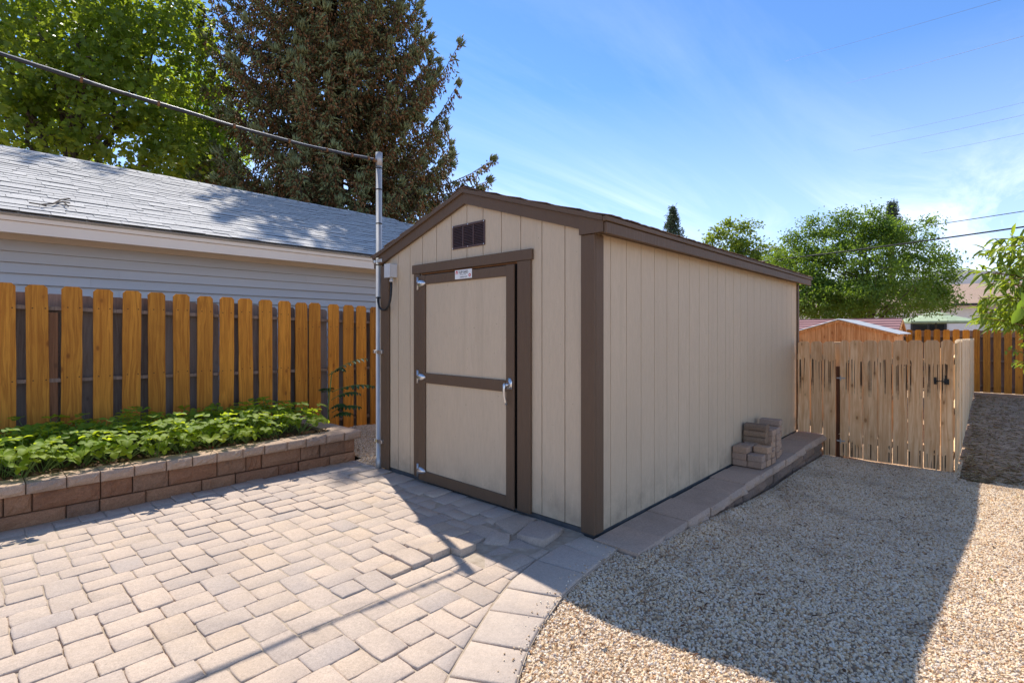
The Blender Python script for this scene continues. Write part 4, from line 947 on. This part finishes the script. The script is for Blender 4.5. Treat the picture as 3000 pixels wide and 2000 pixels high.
# ------------------------------------------------------------------ playhouse shed and red roofed shed behind the gate
ph_ = thing('plywood_shed', (8, 0, -.28), 'small bare plywood shed with pale gable roof edge behind the gate', 'shed')
X0 = 7.6; ya, yl, yr = -.055, .70, -.86; za, ze = 1.60, 1.365
def pz(y): return za-(za-ze)*abs(y-ya)/(abs(yr-ya)) if y < ya else za-(za-ze)*abs(y-ya)/abs(yl-ya)
PW0 = obj('gable_panel', *prism([(yr+.06, -.28), (ya-.028, -.28), (ya-.028, pz(ya-.028)-.03), (yr+.06, pz(yr+.06)-.03)], 0, X0, X0+.02), PLYW, ph_)
obj('gable_panel', *prism([(ya+.028, -.28), (yl-.06, -.28), (yl-.06, pz(yl-.06)-.03), (ya+.028, pz(ya+.028)-.03)], 0, X0, X0+.02), PLYW, ph_)
box('centre_post', X0-.012, X0+.02, ya-.027, ya+.027, -.28, za-.045, PLYW, ph_); box('corner_post', X0-.012, X0+.03, yr+.02, yr+.10, -.28, ze-.02, PLYW, ph_)
box('side_panel', X0+.021, X0+1.6, yr+.06, yr+.08, -.28, ze-.02, PLYW, ph_); box('side_panel', X0+.021, X0+1.6, yl-.08, yl-.06, -.28, ze-.02, PLYW, ph_)
CORR = mottled('pale_roof_sheet', (.42, .43, .43), (.52, .53, .53), 4, .5)
for sgn, ye in ((-1, yr-.06), (1, yl+.06)):
    obj('rake_board', *prism([(ya, pz(ya)-.005), (ye, pz(ye)-.005), (ye, pz(ye)-.045), (ya, pz(ya)-.045)], 0, X0-.035, X0-.013), PLYW, ph_)
    nC = 28; v = []; f = []
    for i in range(nC+1):
        x = X0-.06+1.75*i/nC; b_ = .012*(i % 2)
        v += [(x, ya, pz(ya)+.012+b_), (x, ye, pz(ye)+.004+b_), (x, ya, pz(ya)+.002+b_), (x, ye, pz(ye)-.004+b_)]
    for i in range(nC): a = i*4; f += [(a, a+4, a+5, a+1), (a+2, a+3, a+7, a+6)]
    f += [(0, 1, 3, 2), (nC*4, nC*4+2, nC*4+3, nC*4+1)]; f += [(i*4+1, i*4+5, i*4+7, i*4+3) for i in range(nC)]
    obj('roof_sheet', v, f, CORR, ph_)
rs = thing('red_roofed_shed', (11, .6, -.28), 'low shed with faded red ribbed metal roof behind the plywood shed', 'shed')
XR, Y0r, Y1r = 11.0, -.62, 2.6; zr, zer = 1.665, 1.345
box('wall', XR-.65, XR+.75, Y0r+.05, Y1r-.05, -.3, 1.30, PLYW, rs)
obj('gable_panel', *prism([(-.02+1.30-.0, XR-.65), (zer-.045, XR-.66), (zr-.06, XR), (zer-.045, XR+.76), (1.29, XR+.75)][::1], 1, Y0r+.03, Y0r+.05), PLYW, rs)
for sgn in (-1, 1):
    nC = 6
    rp = obj('roof_panel', *prism([(zr, XR), (zer, XR+sgn*.85), (zer-.012, XR+sgn*.85), (zr-.012, XR)], 1, Y0r, Y1r), REDM, rs)
    if sgn < 0:
        for i in range(nC+1):
            t = i/nC; zc_, xc_ = zr+(zer-zr)*t, XR-.85*t; obj('rib', *prism([(zc_+.018, xc_-.012), (zc_+.022, xc_+.008), (zc_-.002, xc_+.016), (zc_-.008, xc_-.018)], 1, Y0r, Y1r), REDM, rs)
    obj('rake_board', *prism([(zr-.013, XR), (zer-.013, XR+sgn*.85), (zer-.075, XR+sgn*.85), (zr-.075, XR)], 1, Y0r-.02, Y0r+.02), PLYW, rs)

# ------------------------------------------------------------------ white house, parasol
wh = thing('white_house', (30, 0, -.3), 'white house with brown hipped roof beyond the rear fence', 'house')
HX = 27.0; c1 = at(2872, 900, 10); d_ = (c1-CAM); tt = (HX-CAM[0])/d_[0]; yc = CAM[1]+d_[1]*tt
box('wall', HX, HX+9, yc, 12, -.3, 2.62, STUC, wh); box('wall', HX+2.2, HX+9, -9, yc-.002, -.3, 2.62, STUC, wh)
ov = .55; v = [(HX-ov, yc-ov, 2.60), (HX-ov, 13, 2.60), (HX+10, 13, 2.6), (HX+10, -10, 2.6), (HX+2.2-ov, -10, 2.6), (HX+2.2-ov, yc-ov, 2.6), (HX+4.5, yc+4, 3.85), (HX+4.5, 9, 3.85), (HX+5.5, -6, 3.85), (HX+5.5, yc+2, 3.85)]
obj('roof', v, [(0, 6, 7, 1), (0, 5, 9, 6), (5, 4, 8, 9), (1, 7, 2), (2, 7, 6, 9, 8, 3), (3, 8, 4), (0, 1, 2, 3, 4, 5)], HROOF, wh)
FASD = mottled('dark_gutter', (.035, .03, .028), (.05, .045, .04), 3, .6)
box('gutter', HX-ov-.02, HX-ov+.06, yc-ov, 13, 2.50, 2.595, FASD, wh); box('gutter', HX+2.2-ov-.02, HX+2.2-ov+.06, -10, yc-ov-.01, 2.50, 2.595, FASD, wh)
wy = [(HX-CAM[0])*((at(px, 900, 10)-CAM)[1]/(at(px, 900, 10)-CAM)[0])+CAM[1] for px in (2668, 2774)]
win = box('window', HX-.03, HX-.002, min(wy), max(wy), .70, 1.98, FASD, wh); m0 = (min(wy)+max(wy))/2
box('pane', HX-.045, HX-.031, min(wy)+.08, m0-.04, .78, 1.9, GLASS, win); box('pane', HX-.045, HX-.031, m0+.04, max(wy)-.08, .78, 1.9, GLASS, win)
box('downpipe', HX-.08, HX-.005, yc+4.2, yc+4.28, -.3, 2.5, FASD, wh)
um = thing('patio_umbrella', tuple(at(2742, 1050, 20)[:2])+(-.3,), 'green open patio umbrella in front of the white house', 'umbrella')
uc = at(2742, 918, 20); uc[2] = 0
n8 = 8; rim = [(uc[0]+1.42*math.cos(w+.3), uc[1]+1.42*math.sin(w+.3), 1.78) for w in np.linspace(0, 2*math.pi, n8+1)[:-1]]
mid_ = [(uc[0]+.5*math.cos(w+.3), uc[1]+.5*math.sin(w+.3), 2.02) for w in np.linspace(0, 2*math.pi, n8+1)[:-1]]
for i in range(n8):
    j = (i+1) % n8; obj('canopy_panel', [rim[i], rim[j], mid_[j], mid_[i], tuple(np.array(rim[i])-(0, 0, .07)), tuple(np.array(rim[j])-(0, 0, .07))], [(0, 1, 2, 3), (4, 5, 1, 0)], UMBR, um)
    obj('vent_panel', [tuple(np.array(mid_[i])*1+(0, 0, .03)), tuple(np.array(mid_[j])+(0, 0, .03)), (uc[0], uc[1], 2.16)], [(0, 1, 2)], UMBR, um)
    obj('rib', *tube([(uc[0], uc[1], 2.03), rim[i]], .012, 4), FASD, um)
obj('pole', *tube([(uc[0], uc[1], -.3), (uc[0], uc[1], 2.2)], .025, 8), FASD, um)
obj('chimney_pipe', *tube([tuple(at(2617, 930, 22)[:2])+(-.3,), tuple(at(2617, 930, 22)[:2])+(2.0,)], .09, 8), TWIG, wh)

# ------------------------------------------------------------------ trees
def tree(name, label, base, top, r0, blobs, nclump, per, crad, ls, lw, tmpl, mat, seed, nlimb=40, curl=.05, group=None, up=.5, barkm=BARK, fork=.35, wexp=.67):
    global rng
    rng = np.random.default_rng(seed); rr = random.Random(seed)
    tr = thing(name, base, label, 'tree', group); base = np.array(base, float); top = np.array(top, float)
    B = np.array([b_[0] for b_ in blobs], float); RD = np.array([b_[1] for b_ in blobs], float); wt = np.array([np.prod(b_[1])**wexp for b_ in blobs]); wt = wt/wt.sum()
    ix_ = rng.choice(len(blobs), nclump, p=wt); u_ = unit(nclump); rad_ = .35+.65*rng.random(nclump)**.45
    C = B[ix_]+u_*rad_[:, None]*RD[ix_]
    csz = crad*rng.uniform(.6, 1.4, nclump)
    ci = np.repeat(np.arange(nclump), per); n = len(ci)
    P = C[ci]+rng.normal(size=(n, 3))*csz[ci][:, None]*np.array((1, 1, .62))
    out = P-B[ix_[ci]]; D = unit(n)+out/np.maximum(np.linalg.norm(out, axis=1, keepdims=True), .1)*.7+np.array((0, 0, -.35))
    N_ = unit(n)*.9+np.array((0, 0, up)); L = ls*rng.uniform(.65, 1.25, n)
    V, F, tn = leaves(P, D, N_, L, L*lw, tmpl, curl)
    fast('crown', V, F, mat, tr, tint=tn*.999)
    mb = MB(); ax = [tuple(base+(top-base)*t+np.array((rr.gauss(0, .05), rr.gauss(0, .05), 0))*t*3) for t in np.linspace(0, 1, 7)]
    mb.add(*tube(ax, [r0*(1-.62*t) for t in np.linspace(0, 1, 7)], 9)); tr_ = mb.obj('trunk', barkm, tr, True)
    mb = MB(); lim = rng.choice(nclump, min(nlimb, nclump), replace=False)
    for k in lim:
        t = rr.uniform(fork, 1.0); s_ = base+(top-base)*t; e = C[k]; m__ = (s_+e)/2+np.array((0, 0, np.linalg.norm(e-s_)*.14)); q0 = r0*.34*(1-.5*t)
        pts = np.array(bez(s_, m__, e, 8)); pts[1:-1] += rng.normal(size=(6, 3))*.05*np.linalg.norm(e-s_)/3
        mb.add(*tube([tuple(p) for p in pts], list(np.linspace(q0, q0*.16, 8)), 6, False))
        for _ in range(3):
            a = pts[rr.randrange(3, 8)]; nb = C[np.argsort(((C-a)**2).sum(1))[rr.randrange(1, 6)]]
            mb.add(*tube(bez(a, (a+nb)/2+rng.normal(size=3)*.08, nb, 5), list(np.linspace(q0*.3, q0*.1, 5)), 4, False))
    if mb.v: mb.obj('limb', barkm, tr, True)
    return tr
PLANE = leafmat('plane_leaf', (.065, .115, .02), (.13, .20, .032), (.48, .60, .035), .5, .5)
PLANE2 = leafmat('bright_leaf', (.08, .16, .025), (.13, .22, .035), (.46, .66, .04), .52)
MIDL = leafmat('small_leaf', (.065, .125, .022), (.12, .20, .035), (.34, .50, .035), .45)
LIME = leafmat('lime_leaf', (.12, .19, .025), (.17, .25, .035), (.40, .50, .04), .45)
CONI = leafmat('far_conifer_needles', (.06, .095, .055), (.10, .14, .08), (.09, .15, .05), .2)
A = lambda px, py, d: tuple(at(px, py, d))
tb = at(180, 900, 15.5); tb[2] = -.3; tt_ = at(240, 120, 15.5)
tree('plane_tree', 'large broadleaf tree with lobed green leaves behind the garage', tuple(tb), tuple(tt_), .32,
     [(A(40, 60, 14.5), (3.2, 3.2, 2.6)), (A(-250, 220, 14.5), (3.4, 3.2, 3.2)), (A(280, 20, 15.5), (2.8, 2.8, 2.2)), (A(90, 330, 14.2), (2.6, 2.4, 2.0)), (A(420, 190, 15.5), (2.0, 2.0, 1.9)),
      (A(300, 330, 15), (2.3, 2.2, 1.5)), (A(400, 400, 15.2), (1.9, 1.9, 1.1)), (A(480, 60, 16), (1.3, 1.6, 1.3)), (A(150, -250, 15.5), (4, 4, 3)), (A(540, 480, 15.5), (1.1, 1.2, .7)), (A(100, 470, 16), (2, 2, .9))],
     860, 32, .24, .155, .95, T_MA, PLANE, 11, 46, .08)
tb = at(600, 900, 19); tb[2] = -.3
tree('bright_green_tree', 'sunlit yellow green tree between the big broadleaf tree and the spruce', tuple(tb), A(590, 380, 19), .2,
     [(A(590, 330, 19), (1.2, 1.4, 1.5)), (A(570, 450, 18.5), (1.3, 1.4, 1.2)), (A(640, 430, 20), (1.2, 1.3, 1.4)), (A(540, 290, 19.5), (1.2, 1.2, 1.1)), (A(610, 540, 18.5), (1.2, 1.2, .8))],
     230, 52, .27, .13, .95, T_MA, PLANE2, 12, 22, .08)
tb = at(2540, 1050, 14); tb[2] = -.3
tree('apple_tree', 'round dark green fruit tree behind the red roofed shed', tuple(tb), A(2550, 800, 14), .13,
     [(A(2480, 800, 13.6), (1.2, 1.2, .85)), (A(2600, 760, 14), (1.1, 1.2, .9)), (A(2690, 800, 14.2), (.85, .9, .75)), (A(2560, 880, 13.6), (1.3, 1.3, .55)), (A(2430, 880, 13.4), (1.0, 1.0, .6)), (A(2420, 720, 14.2), (.75, .8, .5)), (A(2720, 870, 14.2), (.55, .6, .5)), (A(2570, 690, 14.2), (.75, .8, .35)), (A(2320, 790, 14.2), (.8, .8, .6)), (A(2350, 870, 13.8), (.7, .7, .6)), (A(2550, 640, 14), (.22, .22, .36)), (A(2480, 640, 14), (.13, .13, .36)), (A(2445, 665, 14), (.12, .12, .33)), (A(2380, 670, 14.2), (.16, .16, .33)), (A(2730, 670, 14.2), (.15, .15, .35)), (A(2320, 700, 14.4), (.15, .15, .3))],
     880, 70, .125, .072, .55, T_DI, MIDL, 13, 40, .05, wexp=.46)
tb = at(2160, 1000, 22); tb[2] = -.3
tree('lime_green_tree', 'light yellow green tree peeking over the shed roof', tuple(tb), A(2160, 740, 22), .12,
     [(A(2120, 735, 22), (.8, .8, .75)), (A(2190, 745, 22), (.9, .9, .7)), (A(2260, 770, 22), (.8, .8, .55)), (A(2125, 668, 22), (.28, .28, .25)), (A(2185, 665, 22), (.35, .35, .3)), (A(2090, 690, 22), (.3, .3, .25)), (A(2160, 800, 22), (1.1, 1.1, .9)), (A(2260, 830, 22), (1, 1, .8)), (A(2320, 800, 22), (.6, .6, .5))],
     230, 52, .16, .13, .6, T_DI, LIME, 14, 26, .05, wexp=.5)
def far_conifer(name, label, px, ptop, pbot, d, wpx, seed, gap=1.0, ns=2600):
    global rng
    rng = np.random.default_rng(seed); tp = at(px, ptop, d); bt = at(px, pbot, d); H = tp[2]-bt[2]; Wm = wpx/1500*d
    tr = thing(name, (tp[0], tp[1], -.3), label, 'tree')
    obj('trunk', *tube([(tp[0], tp[1], -.3), (tp[0], tp[1], bt[2]), tuple(tp)], [.35, .22, .03], 7), BARK, tr, True)
    nb = 70; P = []; D = []
    for k in range(nb):
        t = (k/nb); z = tp[2]-H*1.3*t; rr_ = Wm*(.10+.9*min(1, t*1.25))*rng.uniform(.55, 1.1); w = rng.uniform(0, 6.283)
        m_n = ns//nb; s_ = rng.random(m_n)**.7; P.append(np.stack([tp[0]+math.cos(w)*rr_*s_, tp[1]+math.sin(w)*rr_*s_, z-.10*rr_*s_+rng.normal(0, .1*gap, m_n)], 1)+rng.normal(0, .09*gap, (m_n, 3)))
    P = np.concatenate(P); n = len(P)
    V, F, tn = leaves(P, unit(n)+(0, 0, .3), unit(n), rng.uniform(.16, .34, n), rng.uniform(.05, .1, n), T_DI); fast('crown', V, F, CONI, tr, tint=tn*.99); return tr
far_conifer('cypress_tree', 'narrow pointed conifer top above the shed roof', 1970, 613, 700, 42, 40, 21, ns=3600)
far_conifer('pine_tree', 'distant dark pine top above the fruit tree', 2612, 600, 690, 46, 52, 22, 1.3, 4200)

# the big cone-laden spruce
rng = np.random.default_rng(31); rr = random.Random(31)
sb = at(975, 900, 18); sb[2] = -.3
spruce = thing('spruce_tree', tuple(sb), 'huge dark spruce covered in brown cones behind the garage', 'tree')
TOPZ = 19.0
obj('trunk', *tube([(sb[0], sb[1], -.3), (sb[0]+.05, sb[1], 6), (sb[0], sb[1]+.05, 12), (sb[0], sb[1], TOPZ)], [.42, .36, .22, .04], 9), BARK, spruce, True)
def env(z): return float(np.interp(z, [-.3, 3, 9.5, 12, 14, TOPZ], [3.6, 3.9, 4.05, 3.6, 3.0, .1]))
mbb = MB(); TP = []; TD = []; TL = []; TR = []; TT = []
def branch(z, w, ln, sag, lift, dens=1.0):
    s_ = np.array((sb[0], sb[1], z)); d = np.array((math.cos(w), math.sin(w), 0)); pts = []
    for t in np.linspace(0, 1, 9): pts.append(s_+d*ln*t+np.array((0, 0, -sag*math.sin(t*2.6)*ln*.34+lift*t*t*t*ln)))
    pts = np.array(pts); mbb.add(*tube([tuple(p) for p in pts], list(np.linspace(.055, .008, 9)), 5, False))
    nb = int(ln/.062*dens)
    for k in range(nb):
        t = .12+.88*(k+rr.random())/nb; i = min(7, int(t*8)); p = pts[i]*(1-(t*8-i))+pts[i+1]*(t*8-i)
        tang = pts[i+1]-pts[i]; tang /= np.linalg.norm(tang); side = np.cross(tang, (0, 0, 1)); side /= np.linalg.norm(side)
        so = rr.choice((-1, 1))*rr.uniform(.1, .9); dirn = tang*rr.uniform(.2, .9)+side*so+np.array((0, 0, -rr.uniform(.2, 1.3))); dirn /= np.linalg.norm(dirn)
        bl = rr.uniform(.28, .75)*(1.0-.45*t); m_n = max(4, int(bl/.042)); tipg = rr.random()
        gr_ = rr.random() < .23
        for q in range(m_n):
            u = q/m_n; c_ = p+dirn*bl*u+np.array((0, 0, -.30*bl*u*u)); jd = dirn+np.array((rr.gauss(0, .55), rr.gauss(0, .55), rr.gauss(0, .45)-.25))
            cone = rr.random() < (.62 if not gr_ else .12)
            TP.append(c_+np.array((rr.gauss(0, .025), rr.gauss(0, .025), rr.gauss(0, .025))))
            if cone: TD.append((jd[0]*.35, jd[1]*.35, -1.0)); TL.append(rr.uniform(.10, .15)); TR.append(rr.uniform(.024, .034)); TT.append(rr.uniform(.02, .42))
            else: TD.append(tuple(jd)); TL.append(rr.uniform(.14, .24)); TR.append(rr.uniform(.022, .036)); TT.append((rr.uniform(.70, 1.0) if (gr_ or t > .86) else rr.uniform(.48, .72)))
        if t > .93:
            for q in range(6): TP.append(pts[-1]+rng.normal(0, .05, 3)); TD.append(tuple(tang+rng.normal(0, .35, 3)+np.array((0, 0, .25)))); TL.append(.24); TR.append(.03); TT.append(rr.uniform(.6, 1))
z = 2.6
while z < 15.2:
    for k in range(11 if z < 13 else 9):
        w = rr.uniform(0, 6.283); back = math.cos(w-math.atan2(CAM[1]-sb[1], CAM[0]-sb[0]))
        if back < -.45: continue
        branch(z+rr.uniform(-.2, .2), w, env(z)*rr.uniform(.80, 1.05), rr.uniform(.5, 1.0), rr.uniform(.05, .42))
    z += .32
right = math.atan2(-SA, CA)
for px, py, dl, lf in ((1440, 470, 1, .12), (1430, 530, 1, .02), (560, 30, 1, .5), (590, 190, .9, .2), (1345, 130, 1, .55), (1340, 250, 1, .5), (1400, 560, 1, .0)):
    e = at(px, py, 18.0); ln = math.hypot(e[0]-sb[0], e[1]-sb[1]); w = math.atan2(e[1]-sb[1], e[0]-sb[0]); z0 = e[2]+.5*.34*ln*math.sin(2.6)-lf*ln
    branch(z0, w, ln, .5, lf, 1.25)
mbb.obj('limb', BARK, spruce, True); print('SPRUCE', len(TP))
TP = np.array(TP); TD = np.array(TD); TD /= np.linalg.norm(TD, axis=1, keepdims=True); TL = np.array(TL); TR = np.array(TR); n = len(TP)
a_ = np.cross(TD, unit(n)); a_ /= np.linalg.norm(a_, axis=1, keepdims=True); b_ = np.cross(TD, a_)
V = np.zeros((n, 5, 3)); V[:, 0] = TP; V[:, 4] = TP+TD*TL[:, None]
for j in range(3): w = 2.094*j; V[:, 1+j] = TP+TD*(TL*.38)[:, None]+(a_*math.cos(w)+b_*math.sin(w))*TR[:, None]
F = np.array([(0, 2, 1), (0, 3, 2), (0, 1, 3), (4, 1, 2), (4, 2, 3), (4, 3, 1)])
F = (F[None]+np.arange(n)[:, None, None]*5).reshape(-1, 3)
SPR = tintmat('spruce_foliage', [(0, (.16, .080, .034)), (.3, (.30, .155, .065)), (.45, (.23, .135, .06)), (.5, (.13, .125, .05)), (.72, (.17, .165, .065)), (1.0, (.23, .27, .12))], .8)
fast('crown', V.reshape(-1, 3), F, SPR, spruce, tint=np.repeat(np.array(TT), 5))

# ------------------------------------------------------------------ peach tree at the right edge
rng = np.random.default_rng(41); rr = random.Random(41)
PEACH = leafmat('peach_leaf', (.11, .18, .02), (.18, .26, .03), (.52, .64, .04), .45, .4, .4)
pb = at(3420, 1300, 4.7); pb[2] = float(gz(pb[0]))-.05
peach = thing('peach_tree', tuple(pb), 'peach tree with long drooping leaves at the right edge', 'tree')
pt_ = at(3380, 900, 4.7); mb = MB()
mb.add(*tube([tuple(pb), tuple((pb+pt_)/2+(.03, .02, 0)), tuple(pt_)], [.075, .06, .05], 8)); mb.obj('trunk', BARK, peach, True)
mb = MB(); PP = []; DD = []; LL = []; WW = []
tips = []
for k in range(95):
    px = rr.uniform(2860, 3260); py = rr.uniform(715, 960); tips.append((px, py, rr.uniform(4.3, 5.1), .125))
tips += [(2850, 800, 4.5, .125), (2838, 790, 4.6, .125), (2880, 730, 4.6, .12), (2905, 700, 4.7, .12), (2960, 690, 4.6, .12), (2990, 695, 4.5, .12), (2870, 930, 4.5, .12), (2880, 950, 4.5, .12), (2862, 925, 4.6, .11), (2900, 830, 4.5, .13), (2920, 780, 4.5, .13), (2950, 870, 4.4, .13)]
tips += [(rr.uniform(2945, 3050), rr.uniform(980, 1075), rr.uniform(4.3, 4.7), .055) for _ in range(16)]
for px, py, dd, lf in tips:
    e = at(px, py, dd); s_ = at(rr.uniform(3150, 3350), py+rr.uniform(30, 120), dd+rr.uniform(-.1, .3))
    pts = np.array(bez(s_, (s_+e)/2+np.array((0, 0, .10)), e, 14)); mb.add(*tube([tuple(p) for p in pts], list(np.linspace(.009, .002, 14)), 5, False))
    for q in range(3, 14):
        tg = pts[q]-pts[q-1]; tg /= np.linalg.norm(tg)
        for _ in range(4):
            PP.append(pts[q-1]+(pts[q]-pts[q-1])*rr.random()); u_ = unit(1)[0]; DD.append(tg*.55+u_*.75+np.array((0, 0, -.28))); L_ = lf*rr.uniform(.7, 1.2); LL.append(L_); WW.append(L_*(.21 if lf > .1 else .45))
mb.obj('limb', TWIG, peach, True); n = len(PP)
V, F, tn = leaves(np.array(PP), np.array(DD), unit(n)*.6+np.array((0, 0, 1)), np.array(LL), np.array(WW), T_OV, .28)
fast('crown', V, F, PEACH, peach, tint=tn)
bl_ = [at(2992, 900, 2.9), at(3008, 870, 2.9), at(3020, 905, 2.85), at(3030, 930, 2.9), at(3040, 880, 2.9)]
st0 = at(3110, 940, 3.0); mb = MB(); n = len(bl_)
for q in bl_: mb.add(*tube(bez(st0, (st0+q)/2+np.array((0, 0, .03)), q, 5), .0025, 4, False))
big = thing('broadleaf_shrub', tuple(at(3110, 1300, 3.0)[:2])+(-.2,), 'few large glossy green leaves nearest the camera at right edge', 'shrub')
sb2 = np.array(big.location); mb.add(*tube([tuple(sb2), tuple((sb2+st0)/2+(.02, 0, 0)), tuple(st0)], [.012, .008, .005], 6)); mb.obj('stem', TWIG, big, True)
V, F, tn = leaves(np.array(bl_), np.array([(-.1, .3, -.9), (.1, .3, -.9), (-.3, .2, .6), (.2, -.1, -.9), (.1, .2, .8)]), np.array([(-.9, -.4, .2)]*n)+unit(n)*.2, np.full(n, .10), np.full(n, .05), T_BIG, .25)
fast('foliage', V, F, MIDL, big, smooth=True, tint=tn)

# ------------------------------------------------------------------ overhead wires on the right
def wire(label, pa, pb_, r, m, sag=0.02):
    a, b_ = at(*pa), at(*pb_); tag(obj('utility_wire', *tube(bez(a, (a+b_)/2-np.array((0, 0, sag)), b_, 14), r, 6), m, smooth=True), label, 'wire')
wire('thick black overhead wire crossing in front of the fruit tree', (3350, 612, 9), (2100, 780, 15.5), .017, WIREM, .12)
wire('thinner grey overhead wire above the thick black one', (3300, 572, 12), (1900, 770, 26), .011, WIREM, .2)
wire('highest faint wire in the upper right sky', (3200, -80, 40), (2300, 180, 70), .012, THINW, .3)
wire('second highest faint wire in the right sky', (3300, 20, 40), (2480, 245, 75), .016, THINW, .3)
wire('faint wire in the right sky, uppermost of the lower three', (3300, 228, 40), (2550, 400, 75), .013, THINW, .3)
wire('faint wire in the right sky, middle of the lower three', (3300, 268, 40), (2500, 442, 75), .015, THINW, .3)
wire('faint wire in the right sky, lowest of the lower three', (3300, 325, 40), (2700, 450, 75), .014, THINW, .3)
wire('short faint wire seen between the fruit tree and the peach tree', (3300, 695, 30), (2600, 792, 60), .013, THINW, .2)

# ------------------------------------------------------------------ litter on the ground
rng = np.random.default_rng(51)
n = 1100; P = np.stack([rng.uniform(-1.6, 5.6, n), rng.uniform(-3.6, -.42, n), np.zeros(n)], 1); P[:, 2] = gz(P[:, 0])+.018
ok = np.array([gravel_ok(p[0], p[1]) for p in P]); P = P[ok]; n = len(P)
V, F, tn = leaves(P, unit(n)*(1, 1, .15), unit(n)*.4+(0, 0, 1), rng.uniform(.014, .055, n), rng.uniform(.003, .016, n), T_OV, .15)
tag(fast('fallen_leaves', V, F, LITTER, tint=tn), 'dry leaf bits scattered over the gravel', 'leaf litter', kind='stuff')
n = 15000; P = np.stack([4.7+11*rng.random(n)**1.6, -1.76-4.5*rng.random(n)**1.3, np.zeros(n)], 1); P[:, 2] = gz(P[:, 0])-.02
V, F, tn = leaves(P, unit(n)*(1, 1, .22)+(0, 0, .08), unit(n)*.3+(0, 0, 1), rng.uniform(.03, .11, n), rng.uniform(.003, .008, n), T_DI, .1)
tag(fast('dry_grass', V, F, STRAW, tint=tn), 'dry straw and dead grass over the bare dirt behind the fence corner', 'dry grass', kind='stuff')
n = 240; tt2 = rng.random(n); ii = (tt2*399).astype(int); P = np.stack([oc[ii, 0], oc[ii, 1]+np.abs(rng.normal(0, .055, n))-.01, np.full(n, .006)], 1)
A2 = unit(n); B2 = np.cross(A2, unit(n)); B2 /= np.linalg.norm(B2, axis=1, keepdims=True); C2 = np.cross(A2, B2); rr2 = rng.uniform(.003, .008, (n, 3))
V = np.stack([P+A2*rr2[:, :1], P-A2*rr2[:, :1], P+B2*rr2[:, 1:2], P-B2*rr2[:, 1:2], P+C2*rr2[:, 2:], P-C2*rr2[:, 2:]], 1)
F = (np.array([(0, 2, 4), (2, 1, 4), (1, 3, 4), (3, 0, 4), (2, 0, 5), (1, 2, 5), (3, 1, 5), (0, 3, 5)])[None]+np.arange(n)[:, None, None]*6).reshape(-1, 3)
tag(fast('loose_pebbles', V.reshape(-1, 3), F, tintmat('stray_pebble', [(0, (.42, .26, .14)), (.5, (.68, .52, .34)), (1, (.8, .7, .56))]), smooth=True, tint=np.repeat(rng.random(n), 6)), 'stray pebbles kicked onto the curved paver border', 'pebbles', kind='stuff')
mb = MB()
for a, b_, c in (((-.62, -.62), (-.42, -.60), (-.22, -.66)), ((-.55, -.66), (-.4, -.62), (-.25, -.60)), ((.9, -1.0), (1.0, -1.02), (1.1, -.98))):
    mb.add(*tube([(q[0], q[1], float(gz(q[0]))+.02) for q in (a, b_, c)], .0022, 4))
tag(mb.obj('straw_stalks', STRAW), 'few pale straw stalks on the gravel near the ledge', 'straw', kind='stuff')
for px, py, s_, lb in ((2942, 1155, .16, 'rounded tan rock at the foot of the rear fence'), (2985, 1190, .10, 'small rock in front of the larger rock by rear fence')):
    q = at(px, py, 14.4); v = []; r_ = np.random.default_rng(px)
    bm = bmesh.new(); bmesh.ops.create_icosphere(bm, subdivisions=2, radius=s_)
    for w in bm.verts: w.co = Vector((w.co.x*1.5*(1+r_.normal(0, .06)), w.co.y*1.5*(1+r_.normal(0, .06)), w.co.z*.8*(1+r_.normal(0, .06))))
    me = bpy.data.meshes.new('rock'); bm.to_mesh(me); bm.free(); me.materials.append(STEPC); tag(inst('rock', me, Matrix.Translation((q[0], q[1], float(gz(q[0]))))), lb, 'rock')
